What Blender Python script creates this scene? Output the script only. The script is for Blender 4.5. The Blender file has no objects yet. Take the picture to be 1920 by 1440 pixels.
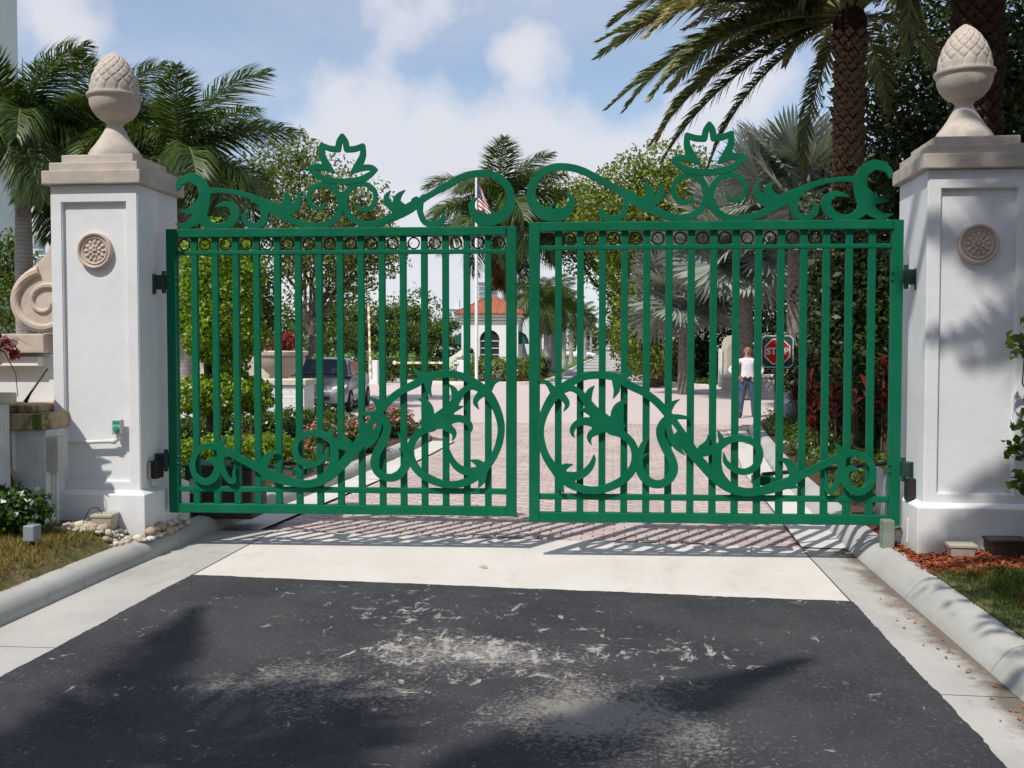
import bpy, bmesh, math, random
import numpy as np
from mathutils import Vector, Matrix, Euler
R = math.radians
random.seed(7)
sc = bpy.context.scene
col = sc.collection

# ------------------------------------------------------------------ camera
F_PX, CAM_D, CAM_H, YAW, PITCH = 1850.0, 8.2, 1.74, R(5.9), R(2.1)
cam_d = bpy.data.cameras.new('camera')
cam_d.sensor_width = 36.0
cam_d.lens = 36.0 * F_PX / 1920.0
cam_d.clip_end = 3000.0
cam_d.clip_start = 0.1
cam = bpy.data.objects.new('camera', cam_d)
cam.location = (0, -CAM_D, CAM_H)
cam.rotation_euler = (R(90) - PITCH, 0, YAW)
col.objects.link(cam)
sc.camera = cam

# ------------------------------------------------------------------ world
SUN_TRAVEL = Vector((0.34, 0.585, -1.0)).normalized()
w = bpy.data.worlds.new('World')
sc.world = w
w.use_nodes = True
nt = w.node_tree
nt.nodes.clear()
N = nt.nodes.new
out = N('ShaderNodeOutputWorld')
bg = N('ShaderNodeBackground')
bg.inputs['Strength'].default_value = 0.15
sky = N('ShaderNodeTexSky')
sky.sky_type = 'NISHITA'
sky.sun_disc = False
sky.sun_elevation = math.asin(-SUN_TRAVEL.z)
sky.sun_rotation = math.atan2(-SUN_TRAVEL.x, -SUN_TRAVEL.y)
sky.air_density = 1.0
sky.dust_density = 0.7
sky.ozone_density = 1.0
tc = N('ShaderNodeTexCoord')
sep = N('ShaderNodeSeparateXYZ')
nt.links.new(tc.outputs['Generated'], sep.inputs[0])
def M(op, a, b=None, c=None, clamp=False, tree=None):
    t = tree or nt
    n = t.nodes.new('ShaderNodeMath'); n.operation = op; n.use_clamp = clamp
    for i, v in enumerate((a, b, c)):
        if v is None: continue
        if isinstance(v, (int, float)): n.inputs[i].default_value = v
        else: t.links.new(v, n.inputs[i])
    return n.outputs[0]
# a cloud layer: direction projected on a slab overhead, soft noise cover
zz = M('ADD', M('MAXIMUM', sep.outputs[2], 0.0), 0.16)
cx = M('DIVIDE', sep.outputs[0], zz)
cy = M('DIVIDE', sep.outputs[1], zz)
cmb = N('ShaderNodeCombineXYZ')
nt.links.new(cx, cmb.inputs[0]); nt.links.new(cy, cmb.inputs[1])
cmb.inputs[2].default_value = 3.35
n1 = N('ShaderNodeTexNoise'); n1.inputs['Scale'].default_value = 0.95; n1.inputs['Detail'].default_value = 7; n1.inputs['Roughness'].default_value = 0.52
nt.links.new(cmb.outputs[0], n1.inputs['Vector'])
def blob(px_, py_, sharp, amp):
    yw = Vector((-math.sin(YAW)*math.cos(PITCH), math.cos(YAW)*math.cos(PITCH), -math.sin(PITCH))); rt_ = Vector((math.cos(YAW), math.sin(YAW), 0)); up_ = rt_.cross(yw)
    d = (yw + rt_*((px_-960)/F_PX) - up_*((py_-720)/F_PX)).normalized()
    dn = N('ShaderNodeVectorMath'); dn.operation = 'DOT_PRODUCT'
    nt.links.new(tc.outputs['Generated'], dn.inputs[0]); dn.inputs[1].default_value = d
    return M('MULTIPLY', M('POWER', 2.718, M('MULTIPLY', M('SUBTRACT', dn.outputs['Value'], 1.0), sharp)), amp)
n3 = N('ShaderNodeTexNoise'); n3.inputs['Scale'].default_value = 6.5; n3.inputs['Detail'].default_value = 9; n3.inputs['Roughness'].default_value = 0.5
nt.links.new(tc.outputs['Generated'], n3.inputs['Vector'])
banks = M('ADD', M('ADD', blob(790, 250, 110, 0.22), blob(1000, 330, 150, 0.18)), M('ADD', M('ADD', blob(180, 40, 160, 0.17), blob(700, 20, 400, 0.10)), M('ADD', blob(1330, 200, 260, 0.16), blob(980, 110, 1500, 0.14))))
def rng_(v, lo, hi):
    r = N('ShaderNodeMapRange'); r.interpolation_type = 'SMOOTHSTEP'; nt.links.new(v, r.inputs['Value']); r.inputs['From Min'].default_value = lo; r.inputs['From Max'].default_value = hi
    return r.outputs[0]
cum = rng_(M('ADD', n3.outputs['Fac'], banks), 0.54, 0.75)
veil = M('MULTIPLY', rng_(M('ADD', n1.outputs['Fac'], 0.0), 0.36, 0.70), 0.58)
hor = M('MULTIPLY', rng_(M('SUBTRACT', 0.30, sep.outputs[2]), 0.02, 0.26), 0.80)
cloud = M('MAXIMUM', M('MAXIMUM', cum, M('ADD', veil, 0.14)), hor)
n2 = N('ShaderNodeTexNoise'); n2.inputs['Scale'].default_value = 2.2; n2.inputs['Detail'].default_value = 5
nt.links.new(cmb.outputs[0], n2.inputs['Vector'])
cc = N('ShaderNodeMix'); cc.data_type = 'RGBA'
nt.links.new(n2.outputs['Fac'], cc.inputs[0])
cc.inputs[6].default_value = (4.7, 4.8, 5.3, 1)
cc.inputs[7].default_value = (5.5, 5.5, 5.85, 1)
mx = N('ShaderNodeMix'); mx.data_type = 'RGBA'
nt.links.new(M('MULTIPLY', cloud, 0.93), mx.inputs[0])
nt.links.new(sky.outputs[0], mx.inputs[6])
nt.links.new(cc.outputs[2], mx.inputs[7])
nt.links.new(mx.outputs[2], bg.inputs['Color'])
nt.links.new(bg.outputs[0], out.inputs[0])

# ------------------------------------------------------------------ sun, exposure
sd = bpy.data.lights.new('sun', 'SUN')
sd.energy = 4.25
sd.angle = R(0.53)
sd.color = (1.0, 0.955, 0.88)
so = bpy.data.objects.new('sun', sd)
so.rotation_euler = SUN_TRAVEL.to_track_quat('-Z', 'Y').to_euler()
so.location = (-6, -12, 20)
col.objects.link(so)
sc.view_settings.view_transform = 'Standard'
sc.view_settings.look = 'None'
sc.view_settings.exposure = 0.0
sc.view_settings.gamma = 1.0
sc.view_settings.use_curve_mapping = False
sc.cycles.max_bounces = 6
sc.cycles.transparent_max_bounces = 8

# ------------------------------------------------------------------ view helpers (place things at a real depth along the photo's line of sight)
CL = Vector((0, -CAM_D, CAM_H))
FW = Vector((-math.sin(YAW) * math.cos(PITCH), math.cos(YAW) * math.cos(PITCH), -math.sin(PITCH)))
RT = Vector((math.cos(YAW), math.sin(YAW), 0))
UP = RT.cross(FW)
def at(x, y, d):
    return CL + (FW + RT * ((x - 960) / F_PX) - UP * ((y - 720) / F_PX)) * d
def xy(x, d):
    p = at(x, 652, d); return p.x, p.y
def zat(y, d):
    return at(960, y, d).z

# ------------------------------------------------------------------ objects
def put(name, me, mat=None, parent=None, loc=None, rot=None, scale=None):
    o = bpy.data.objects.new(name, me)
    col.objects.link(o)
    if mat is not None and me is not None and not me.materials:
        for m in (mat if isinstance(mat, (list, tuple)) else [mat]): me.materials.append(m)
    if parent is not None: o.parent = parent
    if loc is not None: o.location = loc
    if rot is not None: o.rotation_euler = rot
    if scale is not None: o.scale = scale
    return o
def tag(o, label=None, cat=None, group=None, kind=None):
    if label: o['label'] = label
    if cat: o['category'] = cat
    if group: o['group'] = group
    if kind: o['kind'] = kind
    return o
def thing(name, label, cat, loc=(0, 0, 0), rz=0.0, group=None):
    o = bpy.data.objects.new(name, None)
    o.empty_display_size = 0.1
    col.objects.link(o)
    o.location = loc; o.rotation_euler = (0, 0, rz)
    return tag(o, label, cat, group)
def copy_tree(o, parent=None):
    c = o.copy(); col.objects.link(c); c.parent = parent
    for ch in list(o.children): copy_tree(ch, c)
    return c

def mesh_np(name, verts, quads=None, tris=None, smooth=False):
    me = bpy.data.meshes.new(name)
    v = np.asarray(verts, dtype=np.float32).reshape(-1, 3)
    me.vertices.add(len(v)); me.vertices.foreach_set('co', v.ravel())
    li = []; st = []; n = 0
    for f, k in ((quads, 4), (tris, 3)):
        if f is None or len(f) == 0: continue
        f = np.asarray(f, dtype=np.int32).reshape(-1, k)
        li.append(f.ravel()); st.append(n + np.arange(len(f)) * k); n += f.size
    li = np.concatenate(li); st = np.concatenate(st)
    me.loops.add(len(li)); me.loops.foreach_set('vertex_index', li)
    me.polygons.add(len(st)); me.polygons.foreach_set('loop_start', st.astype(np.int32))
    if smooth: me.polygons.foreach_set('use_smooth', np.ones(len(st), dtype=bool))
    me.update(calc_edges=True)
    return me

class MB:
    def __init__(s): s.v = []; s.f = []; s.m = []
    def add(s, vs, fs, mi=0):
        b = len(s.v); s.v += [tuple(v) for v in vs]
        s.f += [tuple(b + i for i in f) for f in fs]; s.m += [mi] * len(fs)
        return s
    def box(s, x0, x1, y0, y1, z0, z1, mi=0):
        return s.add([(x0,y0,z0),(x1,y0,z0),(x1,y1,z0),(x0,y1,z0),(x0,y0,z1),(x1,y0,z1),(x1,y1,z1),(x0,y1,z1)],
                     [(0,3,2,1),(4,5,6,7),(0,1,5,4),(1,2,6,5),(2,3,7,6),(3,0,4,7)], mi)
    def lathe(s, prof, n=24, c=(0,0,0), cap=True, mi=0):
        vs = []; fs = []
        for r, z in prof:
            for k in range(n):
                a = 2*math.pi*k/n; vs.append((c[0]+r*math.cos(a), c[1]+r*math.sin(a), c[2]+z))
        for i in range(len(prof)-1):
            for k in range(n):
                k2 = (k+1) % n
                fs.append((i*n+k, i*n+k2, (i+1)*n+k2, (i+1)*n+k))
        if cap:
            fs.append(tuple(range(n-1, -1, -1))); fs.append(tuple((len(prof)-1)*n+k for k in range(n)))
        return s.add(vs, fs, mi)
    def tube(s, pts, rads, n=8, cap=True, mi=0):
        pts = [Vector(p) for p in pts]
        if not isinstance(rads, (list, tuple)): rads = [rads]*len(pts)
        vs = []; fs = []; ref = Vector((0.12, 0.31, 0.94))
        for i, p in enumerate(pts):
            t = (pts[min(i+1, len(pts)-1)] - pts[max(i-1, 0)]).normalized()
            a = t.cross(ref)
            if a.length < 1e-3: a = t.cross(Vector((1, 0, 0)))
            a.normalize(); b = t.cross(a)
            for k in range(n):
                g = 2*math.pi*k/n
                vs.append(p + (a*math.cos(g) + b*math.sin(g))*rads[i])
        for i in range(len(pts)-1):
            for k in range(n):
                k2 = (k+1) % n
                fs.append((i*n+k, i*n+k2, (i+1)*n+k2, (i+1)*n+k))
        if cap:
            fs.append(tuple(range(n-1, -1, -1))); fs.append(tuple((len(pts)-1)*n+k for k in range(n)))
        return s.add(vs, fs, mi)
    def prism(s, poly, axis, a0, a1, mi=0):
        # poly: 2-D outline; axis 'y' -> (x,z) outline extruded along y; 'z' -> (x,y) along z; 'x' -> (y,z) along x
        n = len(poly)
        def P(p, a): return {'y': (p[0], a, p[1]), 'z': (p[0], p[1], a), 'x': (a, p[0], p[1])}[axis]
        vs = [P(p, a0) for p in poly] + [P(p, a1) for p in poly]
        fs = [tuple(range(n)), tuple(range(2*n-1, n-1, -1))] + [(i, n+i, n+(i+1) % n, (i+1) % n) for i in range(n)]
        return s.add(vs, fs, mi)
    def mesh(s, name, smooth=False, bevel=0.0, seg=1, fix=True):
        me = bpy.data.meshes.new(name)
        me.from_pydata(s.v, [], s.f); me.update()
        me.polygons.foreach_set('material_index', s.m)
        bm = bmesh.new(); bm.from_mesh(me)
        if fix: bmesh.ops.recalc_face_normals(bm, faces=bm.faces)
        if bevel > 0:
            ed = [e for e in bm.edges if len(e.link_faces) == 2 and e.calc_face_angle(0) > R(35)]
            bmesh.ops.bevel(bm, geom=ed, offset=bevel, segments=seg, affect='EDGES', profile=0.6)
        bm.to_mesh(me); bm.free()
        if smooth:
            me.polygons.foreach_set('use_smooth', [True]*len(me.polygons))
            try: me.set_sharp_from_angle(angle=R(40))
            except Exception: pass
        return me
    def build(s, name, mat=None, parent=None, smooth=False, bevel=0.0, seg=1, loc=None, rot=None):
        return put(name, s.mesh(name, smooth, bevel, seg), mat, parent, loc, rot)

# ------------------------------------------------------------------ materials
def nodes(name):
    m = bpy.data.materials.new(name); m.use_nodes = True
    t = m.node_tree; b = t.nodes['Principled BSDF']
    return m, t, b
def setc(b, c, rough=0.7, spec=0.3, metal=0.0):
    b.inputs['Base Color'].default_value = (*c, 1)
    b.inputs['Roughness'].default_value = rough
    b.inputs['Specular IOR Level'].default_value = spec
    b.inputs['Metallic'].default_value = metal
def noise(t, scale, detail=4, rough=0.55, vec=None, dist=0.0):
    n = t.nodes.new('ShaderNodeTexNoise')
    n.inputs['Scale'].default_value = scale; n.inputs['Detail'].default_value = detail
    n.inputs['Roughness'].default_value = rough; n.inputs['Distortion'].default_value = dist
    if vec is not None: t.links.new(vec, n.inputs['Vector'])
    return n.outputs['Fac']
def mapr(t, v, a, b, c=0.0, d=1.0, smooth=True):
    n = t.nodes.new('ShaderNodeMapRange')
    if smooth: n.interpolation_type = 'SMOOTHSTEP'
    t.links.new(v, n.inputs['Value'])
    for k, x in zip(('From Min', 'From Max', 'To Min', 'To Max'), (a, b, c, d)): n.inputs[k].default_value = x
    return n.outputs[0]
def mixc(t, f, a, b, mode='MIX'):
    n = t.nodes.new('ShaderNodeMix'); n.data_type = 'RGBA'; n.blend_type = mode
    if isinstance(f, (int, float)): n.inputs[0].default_value = f
    else: t.links.new(f, n.inputs[0])
    for i, v in ((6, a), (7, b)):
        if isinstance(v, tuple): n.inputs[i].default_value = (*v, 1)
        else: t.links.new(v, n.inputs[i])
    return n.outputs[2]
def coords(t, kind='Object', scale=None, rot=None):
    c = t.nodes.new('ShaderNodeTexCoord').outputs[kind]
    if scale is None and rot is None: return c
    mp = t.nodes.new('ShaderNodeMapping')
    if scale: mp.inputs['Scale'].default_value = scale
    if rot: mp.inputs['Rotation'].default_value = rot
    t.links.new(c, mp.inputs['Vector']); return mp.outputs[0]
def bump(t, b, h, strength=0.3, dist=0.01):
    n = t.nodes.new('ShaderNodeBump'); n.inputs['Strength'].default_value = strength; n.inputs['Distance'].default_value = dist
    t.links.new(h, n.inputs['Height']); t.links.new(n.outputs[0], b.inputs['Normal'])
def mk(name, c1, c2=None, scale=8.0, rough=0.75, spec=0.25, metal=0.0, bmp=0.0, bscale=60.0, bdist=0.004, lo=0.35, hi=0.65, detail=5):
    m, t, b = nodes(name); setc(b, c1, rough, spec, metal)
    co = coords(t)
    if c2 is not None:
        t.links.new(mixc(t, mapr(t, noise(t, scale, detail, 0.6, co), lo, hi), c1, c2), b.inputs['Base Color'])
    if bmp > 0: bump(t, b, noise(t, bscale, 4, 0.6, co), bmp, bdist)
    return m
def leafmat(name, c, var=0.45, trans=0.35, rough=0.45, spec=0.35, hue=(1.25, 1.05, 0.6)):
    m, t, b = nodes(name); setc(b, c, rough, spec)
    g = t.nodes.new('ShaderNodeNewGeometry')
    dk = tuple(x*(1-var) for x in c); lt = tuple(x*(1+var)*h for x, h in zip(c, hue))
    cc_ = mixc(t, g.outputs['Random Per Island'], dk, lt)
    t.links.new(cc_, b.inputs['Base Color'])
    tr = t.nodes.new('ShaderNodeBsdfTranslucent'); t.links.new(mixc(t, 1.0, cc_, (1.3, 1.4, 0.5), 'MULTIPLY'), tr.inputs['Color'])
    ms = t.nodes.new('ShaderNodeMixShader'); ms.inputs[0].default_value = trans
    t.links.new(b.outputs[0], ms.inputs[1]); t.links.new(tr.outputs[0], ms.inputs[2])
    t.links.new(ms.outputs[0], t.nodes['Material Output'].inputs['Surface'])
    return m

MAT = {}
# green gate paint: slightly uneven gloss, faint chalking and dust
m, t, b = nodes('gate_green_paint'); setc(b, (0.004, 0.135, 0.066), 0.5, 0.12)
co = coords(t)
f = mapr(t, noise(t, 3.0, 6, 0.6, co), 0.4, 0.75)
t.links.new(mixc(t, f, (0.003, 0.120, 0.058), (0.007, 0.142, 0.075)), b.inputs['Base Color'])
t.links.new(mapr(t, noise(t, 9.0, 4, 0.6, co), 0.3, 0.7, 0.42, 0.62), b.inputs['Roughness'])
bump(t, b, M('ADD', noise(t, 140.0, 3, 0.5, co), M('MULTIPLY', noise(t, 14.0, 3, 0.5, co), 1.5, tree=t), tree=t), 0.12, 0.002)
bv = t.nodes.new('ShaderNodeBevel'); bv.samples = 4; bv.inputs['Radius'].default_value = 0.006
t.links.new(bv.outputs[0], [n for n in t.nodes if n.type == 'BUMP'][0].inputs['Normal'])
MAT['green'] = m
MAT['hinge'] = mk('dark_green_hinge_paint', (0.010, 0.060, 0.045), (0.02, 0.03, 0.03), 20, 0.5, 0.4)
MAT['ring'] = mk('dark_ring_iron', (0.006, 0.018, 0.012), None, rough=0.5)
# white stucco with soft grime and hairline patches
m, t, b = nodes('white_stucco'); setc(b, (0.74, 0.75, 0.76), 0.85, 0.15)
co = coords(t)
g1 = mapr(t, noise(t, 1.6, 6, 0.65, co), 0.42, 0.72)
c0 = mixc(t, g1, (0.73, 0.74, 0.755), (0.66, 0.67, 0.68))
g2 = mapr(t, noise(t, 5.0, 6, 0.7, coords(t, 'Object', (6.0, 6.0, 0.7))), 0.60, 0.80, 0.0, 0.35)
c1 = mixc(t, g2, c0, (0.50, 0.50, 0.48))
# rain streaks that run down the faces, and splash dirt low on the wall
sz_ = t.nodes.new('ShaderNodeSeparateXYZ'); t.links.new(co, sz_.inputs[0])
g3 = mapr(t, noise(t, 4.0, 6, 0.7, coords(t, 'Object', (11.0, 11.0, 0.35))), 0.57, 0.78, 0.0, 0.34)
c1 = mixc(t, g3, c1, (0.46, 0.455, 0.43))
g4 = M('MULTIPLY', mapr(t, M('ADD', sz_.outputs[2], M('MULTIPLY', noise(t, 6.0, 6, 0.7, co), 0.35, tree=t), tree=t), 0.28, 0.56, 1.0, 0.0), 0.5, tree=t)
c1 = mixc(t, g4, c1, (0.36, 0.33, 0.28))
t.links.new(c1, b.inputs['Base Color'])
bump(t, b, M('ADD', noise(t, 90.0, 5, 0.65, co), M('MULTIPLY', noise(t, 9.0, 4, 0.6, co), 2.0, tree=t), tree=t), 0.3, 0.005)
MAT['stucco'] = m
# coral keystone: pinkish beige, pitted
m, t, b = nodes('coral_keystone'); setc(b, (0.52, 0.43, 0.36), 0.9, 0.1)
co = coords(t)
c0 = mixc(t, mapr(t, noise(t, 5.0, 6, 0.7, co), 0.3, 0.7), (0.53, 0.465, 0.40), (0.41, 0.365, 0.32))
vo = t.nodes.new('ShaderNodeTexVoronoi'); vo.inputs['Scale'].default_value = 55.0; t.links.new(co, vo.inputs['Vector'])
pit = M('MULTIPLY', mapr(t, vo.outputs['Distance'], 0.10, 0.22, 1.0, 0.0), mapr(t, noise(t, 14.0, 3, 0.6, co), 0.5, 0.62), tree=t)
c1 = mixc(t, pit, c0, (0.26, 0.21, 0.18))
c2 = mixc(t, mapr(t, noise(t, 2.3, 5, 0.7, co), 0.50, 0.72, 0.0, 0.7), c1, (0.29, 0.27, 0.24))
t.links.new(c2, b.inputs['Base Color'])
h = M('SUBTRACT', noise(t, 60.0, 5, 0.7, co), M('MULTIPLY', pit, 1.2, tree=t), tree=t)
bump(t, b, h, 0.5, 0.006)
MAT['stone'] = m
MAT['stone_pink'] = mk('pink_beige_cast_stone', (0.57, 0.475, 0.40), (0.48, 0.40, 0.34), 6, 0.9, 0.1, bmp=0.25, bscale=80)
# mossy, water-stained stone
m, t, b = nodes('mossy_stone'); setc(b, (0.40, 0.30, 0.20), 0.9, 0.1)
co = coords(t)
c0 = mixc(t, mapr(t, noise(t, 9.0, 6, 0.7, co), 0.35, 0.65), (0.42, 0.31, 0.22), (0.30, 0.23, 0.15))
c1 = mixc(t, mapr(t, noise(t, 4.0, 5, 0.7, coords(t, 'Object', (2.2, 1, 1))), 0.48, 0.62), c0, (0.10, 0.12, 0.03))
t.links.new(c1, b.inputs['Base Color']); bump(t, b, noise(t, 60.0, 5, 0.7, co), 0.4, 0.005)
MAT['moss_stone'] = m
m, t, b = nodes('stained_white_wall'); setc(b, (0.6, 0.62, 0.6), 0.9, 0.1)
co = coords(t)
c0 = mixc(t, mapr(t, noise(t, 3.0, 6, 0.7, co), 0.35, 0.7), (0.68, 0.69, 0.68), (0.50, 0.52, 0.50))
c1 = mixc(t, mapr(t, noise(t, 3.0, 6, 0.7, coords(t, 'Object', (7, 7, 0.8))), 0.58, 0.74, 0.0, 0.8), c0, (0.26, 0.32, 0.12))
t.links.new(c1, b.inputs['Base Color'])
MAT['stained'] = m
# asphalt: dark sealcoat worn through in scraped patches to pale aggregate
m, t, b = nodes('worn_asphalt'); setc(b, (0.03, 0.032, 0.038), 0.85, 0.25)
co = coords(t)
def spot(px_, py_, rx, ry):
    mp = t.nodes.new('ShaderNodeMapping'); mp.inputs['Location'].default_value = (-px_/rx, -py_/ry, 0); mp.inputs['Scale'].default_value = (1/rx, 1/ry, 0)
    t.links.new(co, mp.inputs['Vector'])
    ln = t.nodes.new('ShaderNodeVectorMath'); ln.operation = 'LENGTH'; t.links.new(mp.outputs[0], ln.inputs[0])
    return mapr(t, ln.outputs['Value'], 0.0, 1.3, 1.0, 0.0)
a1 = spot(-0.85, -2.75, 0.90, 0.62); a2 = spot(-0.02, -3.62, 0.80, 0.75); a3 = spot(-1.55, -3.35, 0.85, 0.55); a4 = spot(-1.3, -1.9, 1.1, 0.45); a5 = spot(0.2, -2.6, 0.8, 0.45)
cl_ = noise(t, 1.9, 7, 0.62, co, 0.3)
grain = noise(t, 230.0, 2, 0.6, co)
grain2 = noise(t, 48.0, 5, 0.75, co)
streak = noise(t, 5.2, 10, 0.72, coords(t, 'Object', (1.1, 1.7, 1.0), (0, 0, R(24))), 0.8)
streak2 = noise(t, 5.6, 10, 0.72, coords(t, 'Object', (2.3, 0.9, 1.0), (0, 0, R(-33))), 0.7)
scrape = M('MAXIMUM', M('MAXIMUM', a1, M('MULTIPLY', a5, 0.75, tree=t), tree=t), M('MULTIPLY', a4, 0.6, tree=t), tree=t)
thr = M('ADD', M('MAXIMUM', streak, streak2, tree=t), M('ADD', M('MULTIPLY', scrape, 0.125, tree=t), M('MULTIPLY', M('SUBTRACT', cl_, 0.5, tree=t), 0.30, tree=t), tree=t), tree=t)
thr = M('ADD', thr, M('MULTIPLY', M('SUBTRACT', grain2, 0.5, tree=t), 0.06, tree=t), tree=t)
wearm = M('MULTIPLY', mapr(t, thr, 0.632, 0.695), mapr(t, grain2, 0.36, 0.52, 0.35, 1.0), tree=t)
gravel = M('MAXIMUM', M('MAXIMUM', a2, M('MULTIPLY', a3, 0.8, tree=t), tree=t), M('MULTIPLY', a1, 0.85, tree=t), tree=t)
film = mapr(t, M('ADD', M('MULTIPLY', gravel, 0.50, tree=t), M('ADD', M('MULTIPLY', cl_, 0.75, tree=t), M('MULTIPLY', grain2, 1.15, tree=t), tree=t), tree=t), 1.14, 1.50)
base = mixc(t, mapr(t, noise(t, 1.2, 6, 0.65, co), 0.3, 0.7), (0.031, 0.031, 0.036), (0.055, 0.055, 0.059))
base = mixc(t, mapr(t, grain2, 0.54, 0.68, 0.0, 0.6), base, (0.15, 0.148, 0.148))
c1 = mixc(t, M('MULTIPLY', film, 0.9, tree=t), base, (0.27, 0.252, 0.23))
c2 = mixc(t, M('MULTIPLY', wearm, 0.85, tree=t), c1, (0.42, 0.395, 0.37))
t.links.new(c2, b.inputs['Base Color'])
bump(t, b, M('ADD', grain, M('MULTIPLY', grain2, 0.8, tree=t), tree=t), 0.5, 0.005)
MAT['asphalt'] = m
def concrete(name, a, d, stain):
    m, t, b = nodes(name); setc(b, a, 0.9, 0.15)
    co = coords(t)
    c0 = mixc(t, mapr(t, noise(t, 1.3, 6, 0.65, co), 0.3, 0.7), a, d)
    c1 = mixc(t, mapr(t, noise(t, 3.5, 7, 0.75, co), 0.56, 0.72, 0.0, 0.55), c0, stain)
    c2 = mixc(t, mapr(t, noise(t, 55.0, 5, 0.7, co), 0.58, 0.74, 0.0, 0.6), c1, stain)
    c2 = mixc(t, mapr(t, noise(t, 2.0, 7, 0.7, coords(t, 'Object', (1.6, 0.35, 1.0))), 0.52, 0.74, 0.0, 0.40), c2, stain)
    t.links.new(c2, b.inputs['Base Color'])
    bump(t, b, noise(t, 150.0, 4, 0.6, co), 0.2, 0.003)
    return m
MAT['apron'] = concrete('cream_concrete', (0.63, 0.60, 0.555), (0.565, 0.53, 0.485), (0.42, 0.39, 0.35))
MAT['gutter'] = concrete('grey_gutter_concrete', (0.46, 0.445, 0.415), (0.38, 0.37, 0.345), (0.25, 0.235, 0.21))
m = concrete('dirty_gutter_concrete', (0.46, 0.445, 0.415), (0.38, 0.37, 0.345), (0.25, 0.235, 0.21)); t = m.node_tree; b = t.nodes['Principled BSDF']
co = coords(t); sx_ = t.nodes.new('ShaderNodeSeparateXYZ'); t.links.new(co, sx_.inputs[0])
dirt = mapr(t, M('ADD', sx_.outputs[0], M('MULTIPLY', M('SUBTRACT', noise(t, 2.4, 6, 0.7, co), 0.5, tree=t), 0.55, tree=t), tree=t), 1.78, 1.97, 0.0, 0.85)
old = b.inputs['Base Color'].links[0].from_socket
t.links.new(mixc(t, dirt, old, (0.115, 0.085, 0.062)), b.inputs['Base Color'])
MAT['gutter_dirty'] = m
MAT['kerb'] = concrete('kerb_concrete', (0.44, 0.435, 0.41), (0.37, 0.365, 0.345), (0.21, 0.205, 0.19))
MAT['kerb_white'] = concrete('pale_kerb_concrete', (0.62, 0.60, 0.55), (0.55, 0.53, 0.49), (0.38, 0.36, 0.33))
# pavers
def paver_mat(name, mul=1.0, isl=False):
    m, t, b = nodes(name); setc(b, (0.4, 0.3, 0.28), 0.9, 0.15)
    co = coords(t)
    c0 = mixc(t, mapr(t, noise(t, 0.55, 5, 0.6, co), 0.35, 0.65), (0.51*mul, 0.425*mul, 0.40*mul), (0.44*mul, 0.365*mul, 0.345*mul))
    if isl:
        r_ = t.nodes.new('ShaderNodeNewGeometry').outputs['Random Per Island']
        c0 = mixc(t, r_, mixc(t, 1.0, c0, (0.88, 0.84, 0.84), 'MULTIPLY'), mixc(t, 1.0, c0, (1.1, 1.1, 1.08), 'MULTIPLY'))
    elif mul == 1.0:
        oi = t.nodes.new('ShaderNodeObjectInfo').outputs['Random']
        c0 = mixc(t, oi, mixc(t, 1.0, c0, (0.88, 0.84, 0.84), 'MULTIPLY'), mixc(t, 1.0, c0, (1.1, 1.1, 1.08), 'MULTIPLY'))
    c1 = mixc(t, mapr(t, noise(t, 70.0, 3, 0.6, co), 0.5, 0.75, 0.0, 0.4), c0, (0.25*mul, 0.2*mul, 0.19*mul))
    t.links.new(c1, b.inputs['Base Color'])
    bump(t, b, noise(t, 110.0, 4, 0.6, co), 0.25, 0.003)
    return m
MAT['paver'] = paver_mat('pink_paver')
MAT['paver_stuff'] = paver_mat('pink_paver_far', 1.0, True)
MAT['paver_joint'] = mk('paver_joint_sand', (0.17, 0.13, 0.12), (0.10, 0.08, 0.075), 12, 0.95, 0.1)
m, t, b = nodes('paver_street'); setc(b, (0.5, 0.4, 0.38), 0.9, 0.15)
co = coords(t)
br = t.nodes.new('ShaderNodeTexBrick'); t.links.new(co, br.inputs['Vector'])
br.inputs['Scale'].default_value = 1.0; br.inputs['Brick Width'].default_value = 0.2; br.inputs['Row Height'].default_value = 0.1; br.inputs['Mortar Size'].default_value = 0.006
br.inputs['Color1'].default_value = (0.58, 0.49, 0.47, 1); br.inputs['Color2'].default_value = (0.53, 0.445, 0.425, 1); br.inputs['Mortar'].default_value = (0.44, 0.37, 0.35, 1)
c0 = mixc(t, mapr(t, noise(t, 0.25, 6, 0.65, co), 0.45, 0.7, 0.0, 0.35), br.outputs[0], (0.46, 0.40, 0.38))
t.links.new(c0, b.inputs['Base Color'])
MAT['street'] = m
MAT['avenue'] = mk('pale_avenue', (0.42, 0.385, 0.365), (0.34, 0.315, 0.30), 0.4, 0.9, 0.15)
MAT['soil'] = mk('dark_bed_soil', (0.055, 0.035, 0.024), (0.10, 0.065, 0.045), 7, 0.95, 0.1, bmp=0.6, bscale=30, bdist=0.02)
MAT['mulch_ground'] = mk('red_mulch_bed', (0.10, 0.030, 0.018), (0.17, 0.055, 0.03), 25, 0.95, 0.1, bmp=0.6, bscale=50, bdist=0.02)
MAT['lawn'] = mk('lawn_ground', (0.085, 0.100, 0.035), (0.20, 0.145, 0.08), 5, 0.95, 0.1, bmp=0.6, bscale=70, bdist=0.02)
MAT['lawn_far'] = mk('far_lawn', (0.07, 0.14, 0.028), (0.10, 0.16, 0.04), 1.2, 0.95, 0.1)
MAT['ground'] = mk('distant_ground', (0.12, 0.13, 0.08), (0.16, 0.15, 0.09), 0.2, 0.95, 0.1)
MAT['bark'] = mk('brown_bark', (0.13, 0.09, 0.06), (0.07, 0.05, 0.035), 9, 0.95, 0.1, bmp=0.8, bscale=25, bdist=0.02)
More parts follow.
